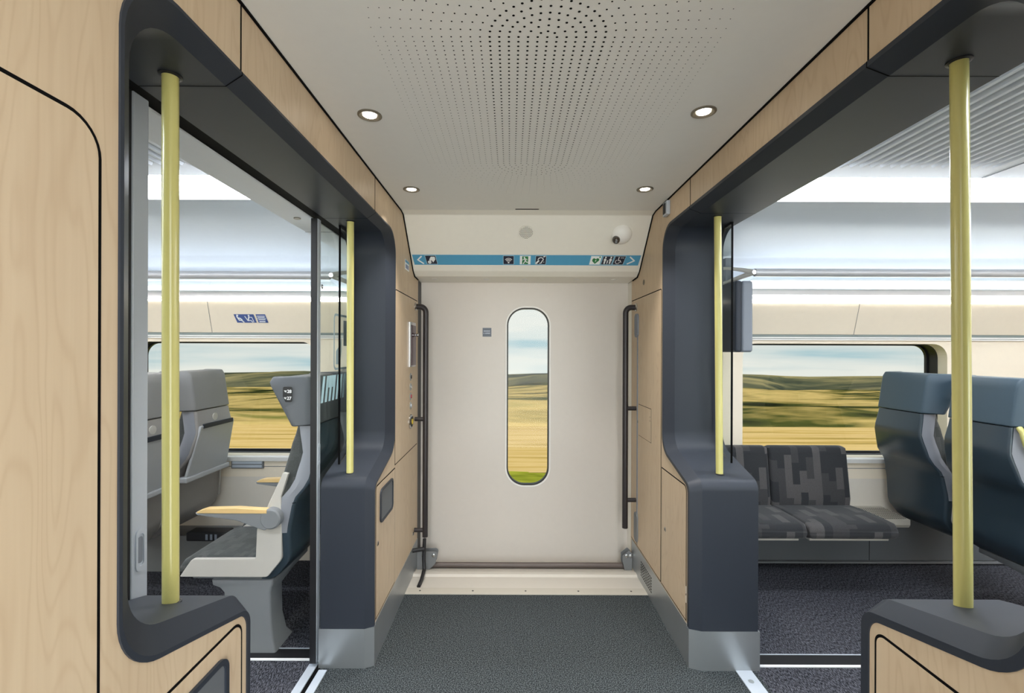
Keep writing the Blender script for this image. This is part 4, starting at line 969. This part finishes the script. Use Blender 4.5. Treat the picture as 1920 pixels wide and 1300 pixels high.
# ------------------------------------------------------------------ bench under the right window
t = thing('bench_seat', 'patterned dark fabric wall bench seat below the right window', 'bench', (1.82, 3.0, 0))
for x0, x1 in ((1.27, 1.795), (1.80, 2.345)):
    rings = []
    for z, ya, yb_ in ((.45, 3.15, 3.24), (.50, 3.145, 3.245), (.65, 3.165, 3.262), (.80, 3.185, 3.275), (.835, 3.195, 3.27), (.845, 3.215, 3.255)):
        rings.append([(u, v, z) for u, v in rrect(x0+(.012 if z > .84 else 0), x1-(.012 if z > .84 else 0), ya, yb_, .02, 4)])
    MB().loft(rings).build('backrest', 'fab', t, smooth=50, origin=(x0, 3.2, .4))
    rings = []
    for y, zb, zt in ((3.17, .39, .452), (3.05, .375, .462), (2.90, .37, .465), (2.80, .37, .462), (2.775, .375, .45), (2.765, .39, .43)):
        rings.append([(u, y, v) for u, v in rrect(x0+(.01 if y < 2.78 else 0), x1+.01-(.01 if y < 2.78 else 0), zb, zt, .02, 4)])
    MB().loft(rings).build('cushion', 'fab', t, smooth=50, origin=(x0, 2.75, .4))
    MB().box(x0+.03, x1-.03, 2.80, 3.2, .352, .371).build('seat_pan', 'seat_trim', t, smooth=0, bevel=.004)
MB().box(1.25, 2.36, 3.15, 3.254, .28, .36).build('support_beam', 'lowgrey', t, smooth=0, bevel=.005)
b = MB().prism([(3.25, .40), (3.25, .27), (3.10, .30), (2.95, .335), (2.95, .365)], 'x', 2.37, 2.42).build('bracket', 'lowgrey', t, smooth=0, bevel=.004)
MB().lathe([(.012, 0), (.012, .003), (.001, .003)], (2.395, 2.98, .34), (0, -1, -.2), 14).build('bolt', 'rubber', b)

# ------------------------------------------------------------------ screen housing hanging in the right saloon
t = thing('information_screen', 'grey information screen housing seen edge on beside the right opening', 'screen', (1.46, 3.07, 1.5))
MB().prism([(1.405, 2.862), (1.445, 2.862), (1.445, 3.27), (1.405, 3.27)], 'z', 1.503, 1.951).build('back_cover', 'dark', t, smooth=0, bevel=.012, bseg=3)
MB().prism([(1.447, 2.866), (1.518, 2.866), (1.518, 3.27), (1.447, 3.27)], 'z', 1.503, 1.951).build('front_housing', 'screen', t, smooth=0, bevel=.016, bseg=4)
MB().box(1.5185, 1.5205, 2.90, 3.23, 1.54, 1.915).build('display', 'screend', t, smooth=0)
MB().box(1.43, 1.48, 3.05, 3.12, 1.951, 2.13).build('hanger', 'screen', t, smooth=0)

# ------------------------------------------------------------------ landscape outside
def land(name, rows, xf, m, zfun, nx=60):
    mb = MB(); vs = []; 
    for y in rows:
        for i in range(nx+1):
            x = (-1+2*i/nx)*xf*y; vs.append((x, y, zfun(x, y)))
    fs = []
    for r in range(len(rows)-1):
        for i in range(nx): a = r*(nx+1)+i; fs.append((a, a+1, a+nx+2, a+nx+1))
    mb.add(vs, fs); return mb.build(name, m, smooth=80)
M['wheat'] = terrain_mat('wheat_field', [(.30, (156, 128, 66)), (.42, (202, 164, 92)), (.55, (226, 188, 124)), (.72, (190, 150, 84))], .09, 1.6, 1.6, 1.0)
M['verge'] = terrain_mat('green_verge', [(.3, (96, 104, 24)), (.5, (160, 158, 50)), (.7, (196, 184, 76))], .25, 1.0, 1, 1.2)
M['scrub'] = terrain_mat('scrub_hillside', [(.34, (28, 32, 16)), (.42, (74, 76, 34)), (.48, (150, 128, 70)), (.57, (206, 172, 106)), (.70, (120, 116, 54))], .05, .10, .45, 1.2)
M['hill'] = terrain_mat('distant_hills', [(.38, (44, 50, 44)), (.5, (84, 84, 62)), (.65, (150, 134, 92))], .012, .03, .12, 1.2)
struct(land('ground_verge', [4, 9, 15.3], 3.5, 'verge', lambda x, y: -2.5+.05*math.sin(x*.7+y)), 'green verge beside the railway', 'verge')
struct(land('ground_field', [15.2, 18, 21, 26.5], 3.2, 'wheat', lambda x, y: -2.5+(.0 if y < 26 else -.2)), 'yellow stubble field outside the windows', 'field')
def scrub_z(x, y):
    t_ = max(0, y-25.8)/(125-25.8); base = -2.52-5.6*t_**.85
    b = (.55+.45*math.sin(x*.11+1)+.35*math.sin(x*.27+2))*math.exp(-((y-31)/4)**2)
    b += (1.1*math.sin(x*.05+.5)+.7*math.sin(x*.09+y*.05))*max(0, min(1, (y-40)/30))
    return base+b-(.8 if y < 25.5 else 0)
struct(land('ground_hillside', [24.8, 26.2, 27.4, 29, 31, 33, 36, 40, 48, 58, 70, 85, 105, 125], 3.0, 'scrub', scrub_z, 120), 'scrubby tan and green slopes beyond the field', 'hillside')
RIDGE = [(-600, 712), (-300, 700), (-129, 716), (-83, 697), (-40, 712), (-1.5, 719), (15, 702), (50, 712), (92, 707), (116, 736), (143, 725), (240, 712), (600, 720)]
def hill_z(x, y):
    xx = x*180/y
    for (a, p), (b, q) in zip(RIDGE, RIDGE[1:]):
        if xx <= b: f = max(0, (xx-a)/(b-a)); f = f*f*(3-2*f); px = p+(q-p)*f; break
    else: px = 720
    r = EYE-(px-660)/860*180
    return -9.5+(r+9.5)*max(0, 1-abs(y-180)/55)**.7 if y < 260 else -30
struct(land('ground_hills', [125, 135, 150, 165, 180, 195, 230], 3.0, 'hill', hill_z, 120), 'low dark hills on the horizon', 'hills')
